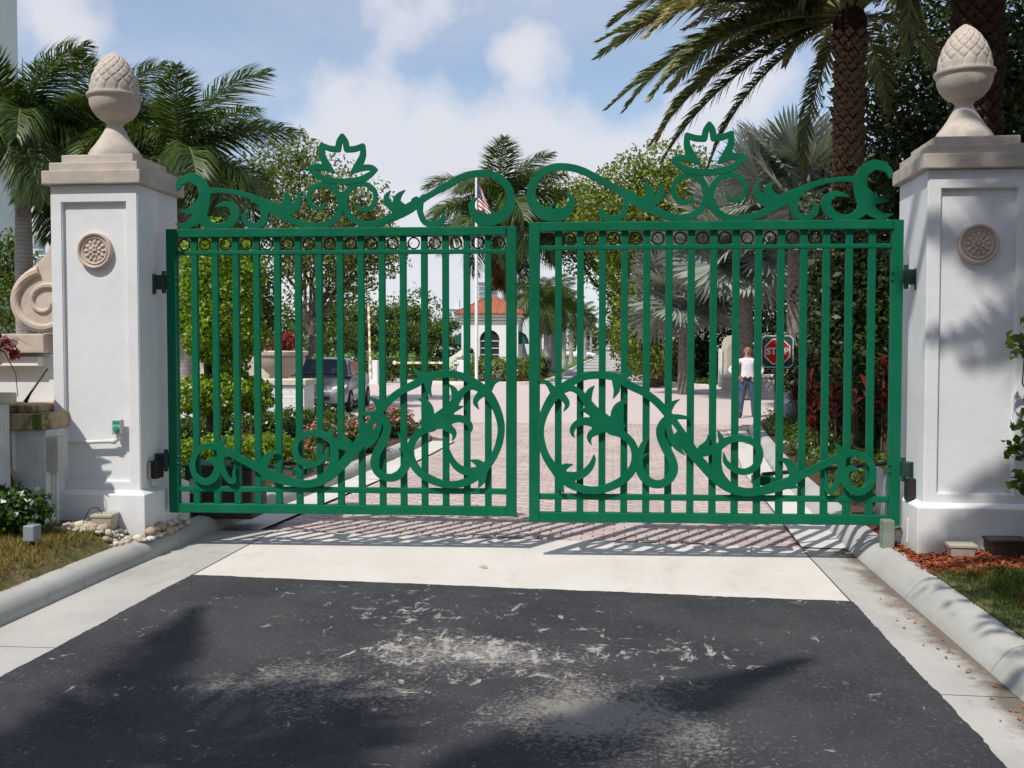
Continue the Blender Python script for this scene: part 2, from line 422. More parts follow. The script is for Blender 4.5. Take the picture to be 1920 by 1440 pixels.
MAT['bark_grey'] = mk('grey_bark', (0.22, 0.19, 0.16), (0.13, 0.11, 0.09), 9, 0.95, 0.1, bmp=0.6, bscale=25, bdist=0.02)
m, t, b = nodes('royal_palm_trunk'); setc(b, (0.4, 0.38, 0.35), 0.9, 0.15)
co = coords(t)
wv = t.nodes.new('ShaderNodeTexWave'); wv.wave_type = 'BANDS'; wv.bands_direction = 'Z'; wv.inputs['Scale'].default_value = 3.2; wv.inputs['Distortion'].default_value = 2.0; t.links.new(co, wv.inputs['Vector'])
c0 = mixc(t, mapr(t, noise(t, 2.5, 6, 0.7, co), 0.35, 0.7), (0.44, 0.42, 0.39), (0.24, 0.21, 0.185))
t.links.new(mixc(t, mapr(t, wv.outputs['Fac'], 0.82, 1.0, 0.0, 0.5), c0, (0.16, 0.14, 0.12)), b.inputs['Base Color'])
MAT['palm_trunk'] = m
MAT['shaft'] = mk('green_crownshaft', (0.16, 0.26, 0.05), (0.10, 0.19, 0.04), 4, 0.5, 0.35)
MAT['date_base_dark'] = mk('shaded_date_leaf_base', (0.060, 0.036, 0.026), (0.03, 0.018, 0.014), 14, 0.95, 0.1)  # darker copy of the leaf base, shade put into its colour
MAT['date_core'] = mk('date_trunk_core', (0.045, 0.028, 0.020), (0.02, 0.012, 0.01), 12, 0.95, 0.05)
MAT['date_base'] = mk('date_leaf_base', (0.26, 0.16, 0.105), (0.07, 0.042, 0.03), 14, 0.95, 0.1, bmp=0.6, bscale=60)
MAT['royal_leaf'] = leafmat('royal_palm_leaf', (0.058, 0.105, 0.036), 0.55, 0.3, 0.4, 0.45)
MAT['dead_leaf'] = leafmat('dead_palm_leaf', (0.26, 0.13, 0.05), 0.4, 0.25, 0.7, 0.2, (1.1, 1.0, 0.8))
MAT['date_leaf'] = leafmat('date_palm_leaf', (0.105, 0.130, 0.068), 0.65, 0.25, 0.45, 0.4, (1.3, 1.18, 0.9))
MAT['date_dry'] = leafmat('date_palm_dry_leaf', (0.25, 0.215, 0.095), 0.45, 0.25, 0.55, 0.3, (1.1, 1.0, 0.8))
MAT['silver'] = leafmat('silver_fan_leaf', (0.215, 0.248, 0.230), 0.35, 0.12, 0.5, 0.4, (1.1, 1.05, 1.0))
MAT['rachis'] = mk('leaf_rib', (0.16, 0.17, 0.06), None, rough=0.6)
MAT['petiole'] = mk('silver_petiole', (0.28, 0.29, 0.24), None, rough=0.6)
MAT['topiary'] = leafmat('bright_clipped_leaf', (0.175, 0.300, 0.030), 0.6, 0.4, 0.35, 0.5)
MAT['olive'] = leafmat('loose_olive_leaf', (0.135, 0.175, 0.068), 0.5, 0.4, 0.45, 0.4, (1.2, 1.08, 0.8))
MAT['mid'] = leafmat('mid_green_leaf', (0.062, 0.112, 0.022), 0.5, 0.35, 0.42, 0.45)
MAT['canopy'] = leafmat('canopy_leaf', (0.115, 0.175, 0.032), 0.55, 0.35, 0.42, 0.45, (1.4, 1.1, 0.6))
MAT['dark'] = leafmat('shade_darkened_evergreen_leaf', (0.018, 0.037, 0.009), 0.6, 0.2, 0.4, 0.35)  # evergreen tone lowered further, canopy shade put into the leaf colour
MAT['cover'] = leafmat('ground_cover_leaf', (0.060, 0.118, 0.026), 0.5, 0.3, 0.28, 0.6)
MAT['gardenia'] = leafmat('gardenia_leaf', (0.030, 0.085, 0.018), 0.55, 0.25, 0.3, 0.5)
MAT['hedge'] = leafmat('hedge_leaf', (0.11, 0.17, 0.028), 0.5, 0.3, 0.4, 0.4, (1.35, 1.1, 0.7))
MAT['red_leaf'] = leafmat('red_cordyline_leaf', (0.075, 0.014, 0.014), 0.6, 0.3, 0.4, 0.4, (1.5, 1.2, 0.8))
MAT['pink'] = leafmat('pink_flower', (0.55, 0.20, 0.22), 0.3, 0.3, 0.6, 0.2, (1.1, 1.2, 1.2))
MAT['redflower'] = leafmat('red_flower', (0.22, 0.028, 0.034), 0.35, 0.3, 0.6, 0.2, (1.2, 1.2, 1.2))
MAT['white_flower'] = leafmat('white_flower', (0.80, 0.80, 0.76), 0.1, 0.2, 0.6, 0.2, (1, 1, 1))
MAT['stem'] = mk('woody_stem', (0.10, 0.07, 0.045), None, rough=0.9)
MAT['grass'] = leafmat('grass_blade', (0.125, 0.130, 0.045), 0.55, 0.3, 0.5, 0.3, (1.9, 1.35, 0.9))
MAT['grass_dark'] = leafmat('shade_grass_blade', (0.055, 0.120, 0.026), 0.45, 0.3, 0.5, 0.3)  # greener than the left grass, with shade put into its colour
MAT['mulch'] = leafmat('red_mulch_chip', (0.23, 0.065, 0.035), 0.5, 0.0, 0.9, 0.1, (1.3, 1.2, 1.0))
MAT['pebble'] = mk('pale_pebble', (0.52, 0.46, 0.38), (0.38, 0.32, 0.25), 5, 0.8, 0.2)
MAT['pebble_b'] = mk('tan_pebble', (0.42, 0.33, 0.23), (0.34, 0.26, 0.17), 5, 0.8, 0.2)
MAT['pebble_c'] = mk('white_pebble', (0.64, 0.62, 0.57), (0.50, 0.48, 0.43), 5, 0.8, 0.2)
MAT['leaf_litter'] = mk('fallen_leaf', (0.36, 0.17, 0.06), (0.25, 0.10, 0.04), 9, 0.8, 0.2)
MAT['beige_box'] = mk('beige_plastic', (0.42, 0.385, 0.31), (0.36, 0.33, 0.27), 8, 0.6, 0.3)
MAT['grey_box'] = mk('grey_enamel', (0.25, 0.28, 0.31), (0.20, 0.225, 0.25), 8, 0.45, 0.4)
MAT['lgrey_box'] = mk('light_grey_enamel', (0.50, 0.49, 0.46), (0.42, 0.41, 0.39), 6, 0.5, 0.3)
MAT['black'] = mk('black_plastic', (0.016, 0.014, 0.014), (0.026, 0.022, 0.022), 8, 0.5, 0.3)
MAT['bronze'] = mk('dark_bronze_housing', (0.030, 0.022, 0.020), (0.042, 0.032, 0.03), 4, 0.45, 0.35)
MAT['teal_btn'] = mk('teal_button', (0.02, 0.30, 0.24), None, rough=0.35)
MAT['pvc'] = mk('painted_conduit', (0.66, 0.66, 0.66), (0.58, 0.58, 0.57), 8, 0.6, 0.3)
MAT['green_post'] = mk('grey_green_post', (0.22, 0.27, 0.22), (0.16, 0.20, 0.16), 9, 0.8, 0.2)
MAT['steel'] = mk('galvanised_steel', (0.5, 0.5, 0.5), (0.4, 0.4, 0.4), 9, 0.4, 0.5, 0.8)
MAT['white_paint'] = mk('white_paint', (0.76, 0.76, 0.75), (0.70, 0.70, 0.69), 3, 0.6, 0.3)
MAT['cream'] = mk('cream_render', (0.66, 0.60, 0.48), (0.58, 0.52, 0.42), 3, 0.9, 0.15)
MAT['white_block'] = mk('white_painted_block', (0.84, 0.825, 0.80), (0.79, 0.775, 0.75), 3, 0.85, 0.15)
MAT['joint'] = mk('block_joint', (0.42, 0.41, 0.39), None, rough=0.95)
MAT['roof'] = mk('terracotta_metal_roof', (0.34, 0.115, 0.062), (0.28, 0.09, 0.05), 2, 0.55, 0.35)
MAT['awning'] = mk('green_awning', (0.012, 0.10, 0.075), None, rough=0.8)
m, t, b = nodes('window_glass'); setc(b, (0.03, 0.035, 0.04), 0.06, 0.6); MAT['glass'] = m
m, t, b = nodes('car_glass'); setc(b, (0.03, 0.045, 0.10), 0.08, 0.8); MAT['car_glass'] = m
m, t, b = nodes('silver_car_paint'); setc(b, (0.27, 0.27, 0.295), 0.3, 0.5, 0.35); b.inputs['Coat Weight'].default_value = 0.6; MAT['car'] = m
m, t, b = nodes('white_car_paint'); setc(b, (0.72, 0.72, 0.72), 0.35, 0.5); MAT['car_white'] = m
m, t, b = nodes('headlight_glass'); setc(b, (0.75, 0.77, 0.8), 0.08, 0.8); MAT['lamp_glass'] = m
MAT['rubber'] = mk('tyre_rubber', (0.018, 0.018, 0.018), None, rough=0.85)
MAT['rim'] = mk('alloy_rim', (0.32, 0.32, 0.33), None, rough=0.35, metal=0.7)
MAT['sign_green'] = mk('sign_board_green', (0.035, 0.085, 0.072), None, rough=0.6)
MAT['sign_red'] = mk('sign_red', (0.68, 0.022, 0.022), (0.60, 0.022, 0.022), 5, 0.45, 0.4)
MAT['sign_white'] = mk('sign_white', (0.78, 0.78, 0.78), None, rough=0.5)
MAT['barrier_yellow'] = mk('barrier_yellow', (0.50, 0.40, 0.12), None, rough=0.6)
MAT['flag_red'] = mk('flag_red', (0.42, 0.02, 0.03), None, rough=0.8)
MAT['flag_white'] = mk('flag_white', (0.72, 0.72, 0.72), None, rough=0.8)
MAT['flag_blue'] = mk('flag_blue', (0.03, 0.03, 0.12), None, rough=0.8)
MAT['skin'] = mk('skin', (0.50, 0.25, 0.17), (0.43, 0.20, 0.14), 20, 0.55, 0.35)
MAT['hair'] = mk('short_grey_hair', (0.10, 0.085, 0.075), None, rough=0.9)
MAT['shirt'] = mk('pale_pink_shirt', (0.80, 0.74, 0.78), (0.74, 0.68, 0.72), 9, 0.85, 0.15, bmp=0.5, bscale=14, bdist=0.02)
MAT['jeans'] = mk('blue_jeans', (0.045, 0.065, 0.12), (0.08, 0.11, 0.175), 7, 0.9, 0.15, bmp=0.4, bscale=18, bdist=0.02)
MAT['leather'] = mk('brown_leather', (0.06, 0.035, 0.025), None, rough=0.5)
MAT['facade'] = mk('white_tower_facade', (0.66, 0.68, 0.70), (0.60, 0.62, 0.65), 0.05, 0.9, 0.15)
MAT['facade_blue'] = mk('pale_blue_facade', (0.42, 0.50, 0.58), None, rough=0.9)
MAT['tower_glass'] = mk('tower_glass', (0.20, 0.23, 0.27), None, rough=0.3)
# ================================================================== setting
def sheet(name, poly, z, mat, kind='structure'):
    me = bpy.data.meshes.new(name)
    me.from_pydata([(x, y, z) for x, y in poly], [], [tuple(range(len(poly)))]); me.update()
    o = put(name, me, mat)
    if me.polygons[0].normal.z < 0: me.flip_normals()
    if kind: o['kind'] = kind
    return o
sheet('ground', [(-900, -60), (900, -60), (900, 1500), (-900, 1500)], -0.06, MAT['ground'])
APR0 = lambda x: -1.02 - (x + 3.2) * 0.0625
APR1 = lambda x: 0.82 - (x + 3.2) * 0.0625
jr = random.Random(77)
def ragged(a, b_, n, amp):
    o_ = []; w1 = jr.uniform(0, 6)
    for i in range(n+1):
        u = i/n; k = amp*(0.6*math.sin(u*n*.13+w1) + 0.5*math.sin(u*n*.41) + jr.uniform(-.7, .7))
        o_.append((a[0]*(1-u)+b_[0]*u + (k if abs(a[0]-b_[0]) < .2 else 0), a[1]*(1-u)+b_[1]*u + (k if abs(a[0]-b_[0]) > .2 else 0)))
    return o_
sheet('asphalt_road', [(-3.2, -40), (1.62, -40)] + ragged((1.625, -6), (1.625, APR0(1.62)+.006), 130, .007) + ragged((1.62, APR0(1.62)+.008), (-3.2, APR0(-3.2)+.008), 150, .007) + ragged((-3.208, APR0(-3.2)), (-3.208, -6), 130, .007), 0.0085, MAT['asphalt'])
sheet('concrete_apron', [(-3.195, APR0(-3.2)), (1.615, APR0(1.62)), (1.615, APR1(1.62)), (-3.195, APR1(-3.2))], 0.004, MAT['apron'])
def offs(poly, d):
    out_ = []
    for i, p in enumerate(poly):
        a = Vector(poly[max(i-1, 0)]); c = Vector(poly[min(i+1, len(poly)-1)])
        t_ = (c - a).normalized(); n_ = Vector((-t_.y, t_.x))
        out_.append((p[0] + n_.x*d, p[1] + n_.y*d))
    return out_
def strip(name, poly, prof, mat, parent=None, smooth=True):
    # prof: list of (offset to the left of the run, z)
    vs = []; fs = []; n = len(prof)
    lines = [offs(poly, o) for o, z in prof]
    for i in range(len(poly)):
        for j, (o, z) in enumerate(prof): vs.append((lines[j][i][0], lines[j][i][1], z))
    for i in range(len(poly)-1):
        for j in range(n-1): fs.append((i*n+j, (i+1)*n+j, (i+1)*n+j+1, i*n+j+1))
    fs.append(tuple(range(n))); fs.append(tuple((len(poly)-1)*n+j for j in range(n-1, -1, -1)))
    mb = MB().add(vs, fs)
    return mb.build(name, mat, parent, smooth)
def subdiv(poly, step):
    out_ = [Vector(poly[0])]
    for a, b_ in zip(poly[:-1], poly[1:]):
        a = Vector(a); b_ = Vector(b_); k = max(1, int((b_-a).length/step))
        for i in range(1, k+1): out_.append(a + (b_-a)*i/k)
    return [(p.x, p.y) for p in out_]
def smooth_poly(poly, it=2):
    for _ in range(it):
        q = [poly[0]]
        for a, b_ in zip(poly[:-1], poly[1:]):
            q += [(a[0]*.75+b_[0]*.25, a[1]*.75+b_[1]*.25), (a[0]*.25+b_[0]*.75, a[1]*.25+b_[1]*.75)]
        q.append(poly[-1]); poly = q
    return poly
PROF_L = [(0, -0.03), (-0.004, 0.02), (0.006, 0.07), (0.03, 0.115), (0.07, 0.14), (0.12, 0.15), (0.175, 0.152), (0.175, -0.03)]
PROF_R = [(0.0, -0.03), (-0.01, 0.01), (-0.035, 0.05), (-0.075, 0.10), (-0.12, 0.14), (-0.17, 0.155), (-0.24, 0.15), (-0.24, -0.03)]
def kerb_run(name, line, prof, mat, near=True, seglen=2.2, gap=0.006, phase=0.0):
    k = thing(name, None, None); k['kind'] = 'structure'
    if not near:
        strip('kerb_stone', line, prof, mat, k); return k
    # cut into cast lengths with open joints
    pts = [Vector(p) for p in line]; ln = [0]
    for a, b_ in zip(pts[:-1], pts[1:]): ln.append(ln[-1] + (b_-a).length)
    def P(s):
        s = max(0, min(ln[-1], s))
        for i in range(len(ln)-1):
            if s <= ln[i+1] + 1e-9:
                u = (s-ln[i])/max(1e-9, ln[i+1]-ln[i]); return pts[i]*(1-u) + pts[i+1]*u
        return pts[-1]
    s = phase
    while s < ln[-1] - 0.05:
        e = min(s + seglen, ln[-1]); m_ = max(2, int((e-s)/0.25))
        seg = [P(s + gap/2 + (e-s-gap)*i/m_) for i in range(m_+1)]
        strip('kerb_stone', [(p.x, p.y) for p in seg], prof, mat, k)
        s = e
    return k
KL = [(-3.80, -14), (-3.80, -1.2), (-3.77, 0.0), (-3.72, 1.2), (-3.47, 4.5), (-3.38, 8), (-3.36, 9.9), (-3.75, 11.5), (-4.75, 12.5), (-6.45, 13.3), (-9.5, 13.9), (-18, 14.3)]
KR = [(2.0, -14), (2.0, 0.4), (2.05, 2.0), (2.2, 5.6), (2.78, 13.0), (3.2, 14.8), (4.45, 15.6), (9, 16), (20, 16.3)]
KLs = [KL[0]] + smooth_poly(KL[1:], 2); KRs = [KR[0]] + smooth_poly(KR[1:], 2)
kerb_run('kerb_left', KLs, PROF_L, MAT['kerb'], True, 1.52, 0.007, 0.35)
kerb_run('kerb_right', KRs, PROF_R, MAT['kerb'], True, 1.55, 0.012, 0.4)
# gutters in slabs
def gutter(name, line, w_in, mat, z=0.003, seglen=3.1):
    g = thing(name, None, None); g['kind'] = 'structure'
    pts = subdiv(line, seglen)
    for a, b_ in zip(pts[:-1], pts[1:]):
        a = Vector(a); b_ = Vector(b_); t_ = (b_-a).normalized(); n_ = Vector((-t_.y, t_.x))*w_in
        a = a + t_*0.004; b_ = b_ - t_*0.004
        mb = MB().add([(a.x, a.y, z), (b_.x, b_.y, z), (b_.x+n_.x, b_.y+n_.y, z+0.004), (a.x+n_.x, a.y+n_.y, z+0.004)], [(0, 1, 2, 3)])
        o = mb.build('gutter_slab', mat, g)
    return g
gutter('gutter_left', [(-3.80, -14), (-3.80, APR1(-3.8))], -0.597, MAT['gutter'])
gutter('gutter_right', [(2.01, -14), (2.01, APR1(2.0))], 0.388, MAT['gutter_dirty'])
gutter('gutter_left_inside', [(-3.76, APR1(-3.8)+0.01), (-3.47, 4.5), (-3.38, 8), (-3.36, 9.9)], -0.42, MAT['kerb_white'], 0.008, 3.0)
gutter('gutter_right_inside', [(2.03, APR1(2.0)+0.01), (2.2, 5.6), (2.78, 13)], 0.40, MAT['kerb_white'], 0.008, 3.0)
# verges
def smoothstep(x): x = max(0, min(1, x)); return x*x*(3-2*x)
ZL = lambda x: 0.140 + 0.13*smoothstep((-3.97 - x)/0.16) + 0.03*smoothstep((-4.2 - x)/0.5)
ZR = lambda x: 0.140 + 0.045*smoothstep((x - 2.24)/0.5)
def verge(name, xs, ys, zf, mat):
    vs = [(x, y, zf(x) + random.uniform(-.006, .006)) for y in ys for x in xs]; n = len(xs)
    fs = [(j*n+i, j*n+i+1, (j+1)*n+i+1, (j+1)*n+i) for j in range(len(ys)-1) for i in range(n-1)]
    o = MB().add(vs, fs).build(name, mat, None, True); o['kind'] = 'structure'
    return o
xsl = [-16, -12, -9, -7] + list(np.linspace(-6, -3.955, 20)); xsr = list(np.linspace(2.215, 4.2, 18)) + [6, 9, 13, 18]
yl = [-14, -8, -5] + list(np.linspace(-4, 0.9, 40)); 
verge('grass_verge_left', xsl, yl, ZL, MAT['lawn'])
verge('planted_verge_right', xsr, yl, ZR, MAT['mulch_ground'])
bl = smooth_poly(offs(KL, 0.165)[3:], 2)
sheet('planting_bed_left', bl + [(-18, 0.9), (-3.95, 0.9)], 0.139, MAT['soil'])
br_ = smooth_poly(offs(KR, -0.22)[2:], 2)
sheet('planting_bed_right', br_ + [(20, 0.9), (2.3, 0.9)], 0.139, MAT['soil'])
# pavers: base, 300 nearest as pieces, the rest as one piece of ground
sheet('paver_bedding', [(-4.5, 0.5), (4, 0.5), (4, 15), (-4.5, 15)], -0.012, MAT['paver_joint'])
pv = thing('paver_road', None, None); pv['kind'] = 'structure'
bw, bd, gp = 0.2, 0.1, 0.007
def brick_v(x, y, w_, d_, dz=0.0):
    a = 0.006
    x0, x1, y0, y1 = x+gp/2, x+w_-gp/2, y+gp/2, y+d_-gp/2
    return [(x0, y0, -.012), (x1, y0, -.012), (x1, y1, -.012), (x0, y1, -.012), (x0+a, y0+a, dz), (x1-a, y0+a, dz), (x1-a, y1-a, dz), (x0+a, y1-a, dz)]
BF = [(4, 5, 6, 7), (0, 1, 5, 4), (1, 2, 6, 5), (2, 3, 7, 6), (3, 0, 4, 7)]
bme = MB().add(brick_v(-bw/2, -bd/2, bw, bd), BF).mesh('paver')
nobj = 0; vs = []; fs = []
rng = random.Random(3)
row = 0; y = 0.46
while y < 14.5:
    xl = np.interp(y, [0, 1.2, 4.5, 8, 9.9, 12, 14.5], [-3.19, -3.28, -3.03, -2.94, -2.92, -4.2, -4.3]); xr = np.interp(y, [0, 1.0, 5.6, 13, 14.5], [1.62, 1.64, 1.82, 2.40, 2.9])
    x = -4.99 - (0.1 if row % 2 else 0.0)
    while x + bw < xl: x += bw
    while x < xr:
        x0 = max(x, xl); x1 = min(x + bw, xr)
        if y > APR1((x0+x1)/2) and x1 - x0 > 0.04:
            dz = rng.uniform(-.0025, .0015)
            if nobj < 300 and x1 - x0 > 0.19:
                o = put('paver', bme, MAT['paver'], pv, (x0 + bw/2, y + bd/2, dz)); o.rotation_euler = (rng.uniform(-.012, .012), rng.uniform(-.008, .008), rng.uniform(-.01, .01)); nobj += 1
            else:
                b0 = len(vs); vs += brick_v(x0, y, x1-x0, bd, dz); fs += [tuple(b0+i for i in f) for f in BF]
        x += bw
    y += bd; row += 1
far = put('paver_field', mesh_np('paver_field', vs, fs), MAT['paver_stuff'], pv); far['kind'] = 'stuff'
sheet('cross_street', [(-60, 14.5), (60, 14.5), (60, 46.5), (-60, 46.5)], 0.0, MAT['street'])
sheet('avenue', [(-3.1, 46.5), (1.9, 46.5), (1.9, 420), (-3.1, 420)], -0.002, MAT['avenue'])
# far islands
KI = smooth_poly([(20, 24.5), (12, 26.4), (6.44, 30.2), (4.14, 35.0), (2.7, 37.8), (2.1, 41), (1.9, 46), (1.9, 120), (1.9, 420)], 2)
kerb_run('kerb_palm_island', KI, [(0, -.03), (0, .10), (-.03, .15), (-.25, .15), (-.25, -.03)], MAT['kerb_white'], False)
sheet('palm_island_bed', offs(KI, -0.24) + [(120, 420), (120, 20), (20, 20)], 0.139, MAT['soil'])
KG = smooth_poly([(-3.1, 420), (-3.1, 46), (-3.15, 42.5), (-3.5, 39), (-4.2, 37.9), (-6.2, 37.4), (-9.2, 38.6), (-10.5, 40.5), (-12, 44), (-13, 60)], 2)
kerb_run('kerb_guardhouse_island', KG, [(0, -.03), (0, .10), (-.03, .15), (-.25, .15), (-.25, -.03)], MAT['kerb_white'], False)
sheet('guardhouse_lawn', offs(KG, -0.24) + [(-13, 420)], 0.139, MAT['lawn_far'])
sheet('far_left_lawn', [(-120, 52), (-14, 52), (-14, 420), (-120, 420)], 0.05, MAT['lawn_far'])

# ================================================================== gate pillars
PZ0 = 0.08
def acorn_mesh():
    nz, na = 64, 156
    prof = [(0.203, 0.0), (0.203, 0.05), (0.194, 0.10), (0.177, 0.16), (0.150, 0.22), (0.116, 0.275), (0.076, 0.322), (0.036, 0.355), (0.004, 0.372)]
    zs = np.linspace(0, 0.372, nz); rr = np.interp(zs, [p[1] for p in prof], [p[0] for p in prof])
    rr = np.convolve(np.pad(rr, 2, mode='edge'), np.ones(5)/5, 'valid')
    rr[-1] = 0.003
    v = []
    for i in range(nz):
        zn = zs[i]/0.372
        for k in range(na):
            a = 2*math.pi*k/na
            tw = 2.4*max(0, zn-0.16)**1.1
            p1 = (13*a/(2*math.pi) + tw*1.9) % 1.0; p2 = (13*a/(2*math.pi) - tw*1.9) % 1.0
            g = min(min(p1, 1-p1), min(p2, 1-p2))
            dpt = -0.011*math.exp(-(g/0.075)**2) * min(1, (1-zn)*5) * min(1, zn*18)
            scal = 0.006*(0.5-abs(p1-0.5))*min(1, (1-zn)*4)
            r_ = max(0.002, rr[i] + dpt + scal)
            v.append((r_*math.cos(a), r_*math.sin(a), zs[i]))
    q = [(i*na+k, i*na+(k+1) % na, (i+1)*na+(k+1) % na, (i+1)*na+k) for i in range(nz-1) for k in range(na)]
    me = mesh_np('acorn', v, q, None, True)
    return me
ACORN = acorn_mesh()
def medallion(parent, z, y, rad, mat):
    prof = [(0.0, 0.020), (0.03, 0.020), (0.62, 0.020), (0.66, 0.030), (0.72, 0.034), (0.76, 0.026), (0.82, 0.026), (0.86, 0.042), (0.93, 0.046), (0.99, 0.038), (1.0, 0.0)]
    mb = MB().lathe([(r*rad + 1e-4, zz_) for r, zz_ in prof], 40, cap=False)
    o = mb.build('medallion', mat, parent, True, loc=(0, y, z), rot=(R(90), 0, 0))
    # carved rosette: two rings of petals round a boss
    for ring, (n, rr, l, w_) in enumerate(((12, 0.50, 0.17, 0.105), (8, 0.25, 0.16, 0.10))):
        vs = []; fs = []
        for k in range(n):
            a = 2*math.pi*(k + 0.5*ring)/n
            er = Vector((math.cos(a), math.sin(a), 0)); et = Vector((-math.sin(a), math.cos(a), 0))
            b0 = len(vs); c = er*rr*rad
            for i in range(5):
                for j in range(6):
                    th = math.pi*0.5*i/4; ph = 2*math.pi*j/6
                    p = c + er*(l*rad*math.sin(th)*math.cos(ph)) + et*(w_*rad*math.sin(th)*math.sin(ph)); 
                    vs.append((p.x, p.y, 0.019 + 0.014*math.cos(th)))
            fs += [(b0+i*6+j, b0+i*6+(j+1) % 6, b0+(i+1)*6+(j+1) % 6, b0+(i+1)*6+j) for i in range(4) for j in range(6)]
        MB().add(vs, fs).build('petals', mat, o, True)
    MB().lathe([(0.10*rad, 0.019), (0.11*rad, 0.03), (0.06*rad, 0.038), (0.005, 0.04)], 14, cap=False).build('boss', mat, o, True)
    return o
def pillar(cx_, cy_, label, mzy):
    p = thing('gate_pillar', label, 'pillar', (cx_, cy_, 0), 0, 'gate pillars')
    h, px_, z0, z1, pz0, pz1, rec = 0.38, 0.28, 0.45, 3.10, 0.62, 2.95, 0.035
    mb = MB()
    # front with recessed panel
    o_ = [(-h, -h, z0), (h, -h, z0), (h, -h, z1), (-h, -h, z1)]; i_ = [(-px_, -h, pz0), (px_, -h, pz0), (px_, -h, pz1), (-px_, -h, pz1)]
    d_ = [(x, -h+rec, z) for x, y, z in i_]
    mb.add(o_ + i_ + d_, [(k, (k+1) % 4, 4+(k+1) % 4, 4+k) for k in range(4)] + [(4+k, 4+(k+1) % 4, 8+(k+1) % 4, 8+k) for k in range(4)] + [(8, 9, 10, 11)])
    mb.add([(-h, -h, z0), (h, -h, z0), (h, h, z0), (-h, h, z0), (-h, -h, z1), (h, -h, z1), (h, h, z1), (-h, h, z1)], [(0, 3, 2, 1), (4, 5, 6, 7), (1, 2, 6, 5), (2, 3, 7, 6), (3, 0, 4, 7)])
    me = mb.mesh('shaft', fix=False)
    bm = bmesh.new(); bm.from_mesh(me); bmesh.ops.remove_doubles(bm, verts=bm.verts, dist=1e-5)
    bmesh.ops.recalc_face_normals(bm, faces=bm.faces)
    ed = [e for e in bm.edges if len(e.link_faces) == 2 and e.calc_face_angle(0) > R(35)]
    bmesh.ops.bevel(bm, geom=ed, offset=0.007, segments=2, affect='EDGES'); bm.to_mesh(me); bm.free()
    put('shaft', me, MAT['stucco'], p)
    hp = 0.44
    MB().add([(-hp, -hp, PZ0), (hp, -hp, PZ0), (hp, hp, PZ0), (-hp, hp, PZ0), (-hp, -hp, .515), (hp, -hp, .515), (hp, hp, .515), (-hp, hp, .515), (-h-.002, -h-.002, .548), (h+.002, -h-.002, .548), (h+.002, h+.002, .548), (-h-.002, h+.002, .548)],
             [(0, 3, 2, 1), (0, 1, 5, 4), (1, 2, 6, 5), (2, 3, 7, 6), (3, 0, 4, 7), (4, 5, 9, 8), (5, 6, 10, 9), (6, 7, 11, 10), (7, 4, 8, 11), (8, 9, 10, 11)]).build('plinth', MAT['stucco'], p, bevel=0.008, seg=2)
    for hw, za, zb in ((0.428, 3.098, 3.212), (0.385, 3.209, 3.285), (0.315, 3.282, 3.36)):
        MB().box(-hw, hw, -hw, hw, za, zb).build('cap_slab', MAT['stone'], p, bevel=0.010, seg=2)
    f = MB().lathe([(0.0, 0), (0.218, 0.0), (0.218, 0.055), (0.205, 0.075), (0.198, 0.09), (0.165, 0.13), (0.125, 0.19), (0.092, 0.25), (0.070, 0.295), (0.064, 0.312), (0.072, 0.318), (0.078, 0.328), (0.075, 0.336)], 40, cap=False).build('acorn_finial', MAT['stone'], p, True, loc=(0, 0, 3.357))
    MB().lathe([(0.074, 0.332), (0.10, 0.345), (0.145, 0.375), (0.185, 0.425), (0.207, 0.48), (0.211, 0.53), (0.224, 0.538), (0.231, 0.552), (0.228, 0.567), (0.205, 0.575), (0.19, 0.577)], 40, cap=False).build('cup', MAT['stone'], f, True)
    put('acorn', ACORN, MAT['stone'], f, (0, 0, 0.572))
    medallion(p, mzy, -h+rec+0.0005, 0.152, MAT['stone_pink'])
    return p
PLx, PRx, PY = -4.315, 2.758, 0.04
pillar(PLx, PY, 'white gate pillar with carved acorn finial left of the gate, push button on its face', 2.55)
pillar(PRx, PY, 'white gate pillar with carved acorn finial right of the gate, dappled by leaf shadows', 2.53)

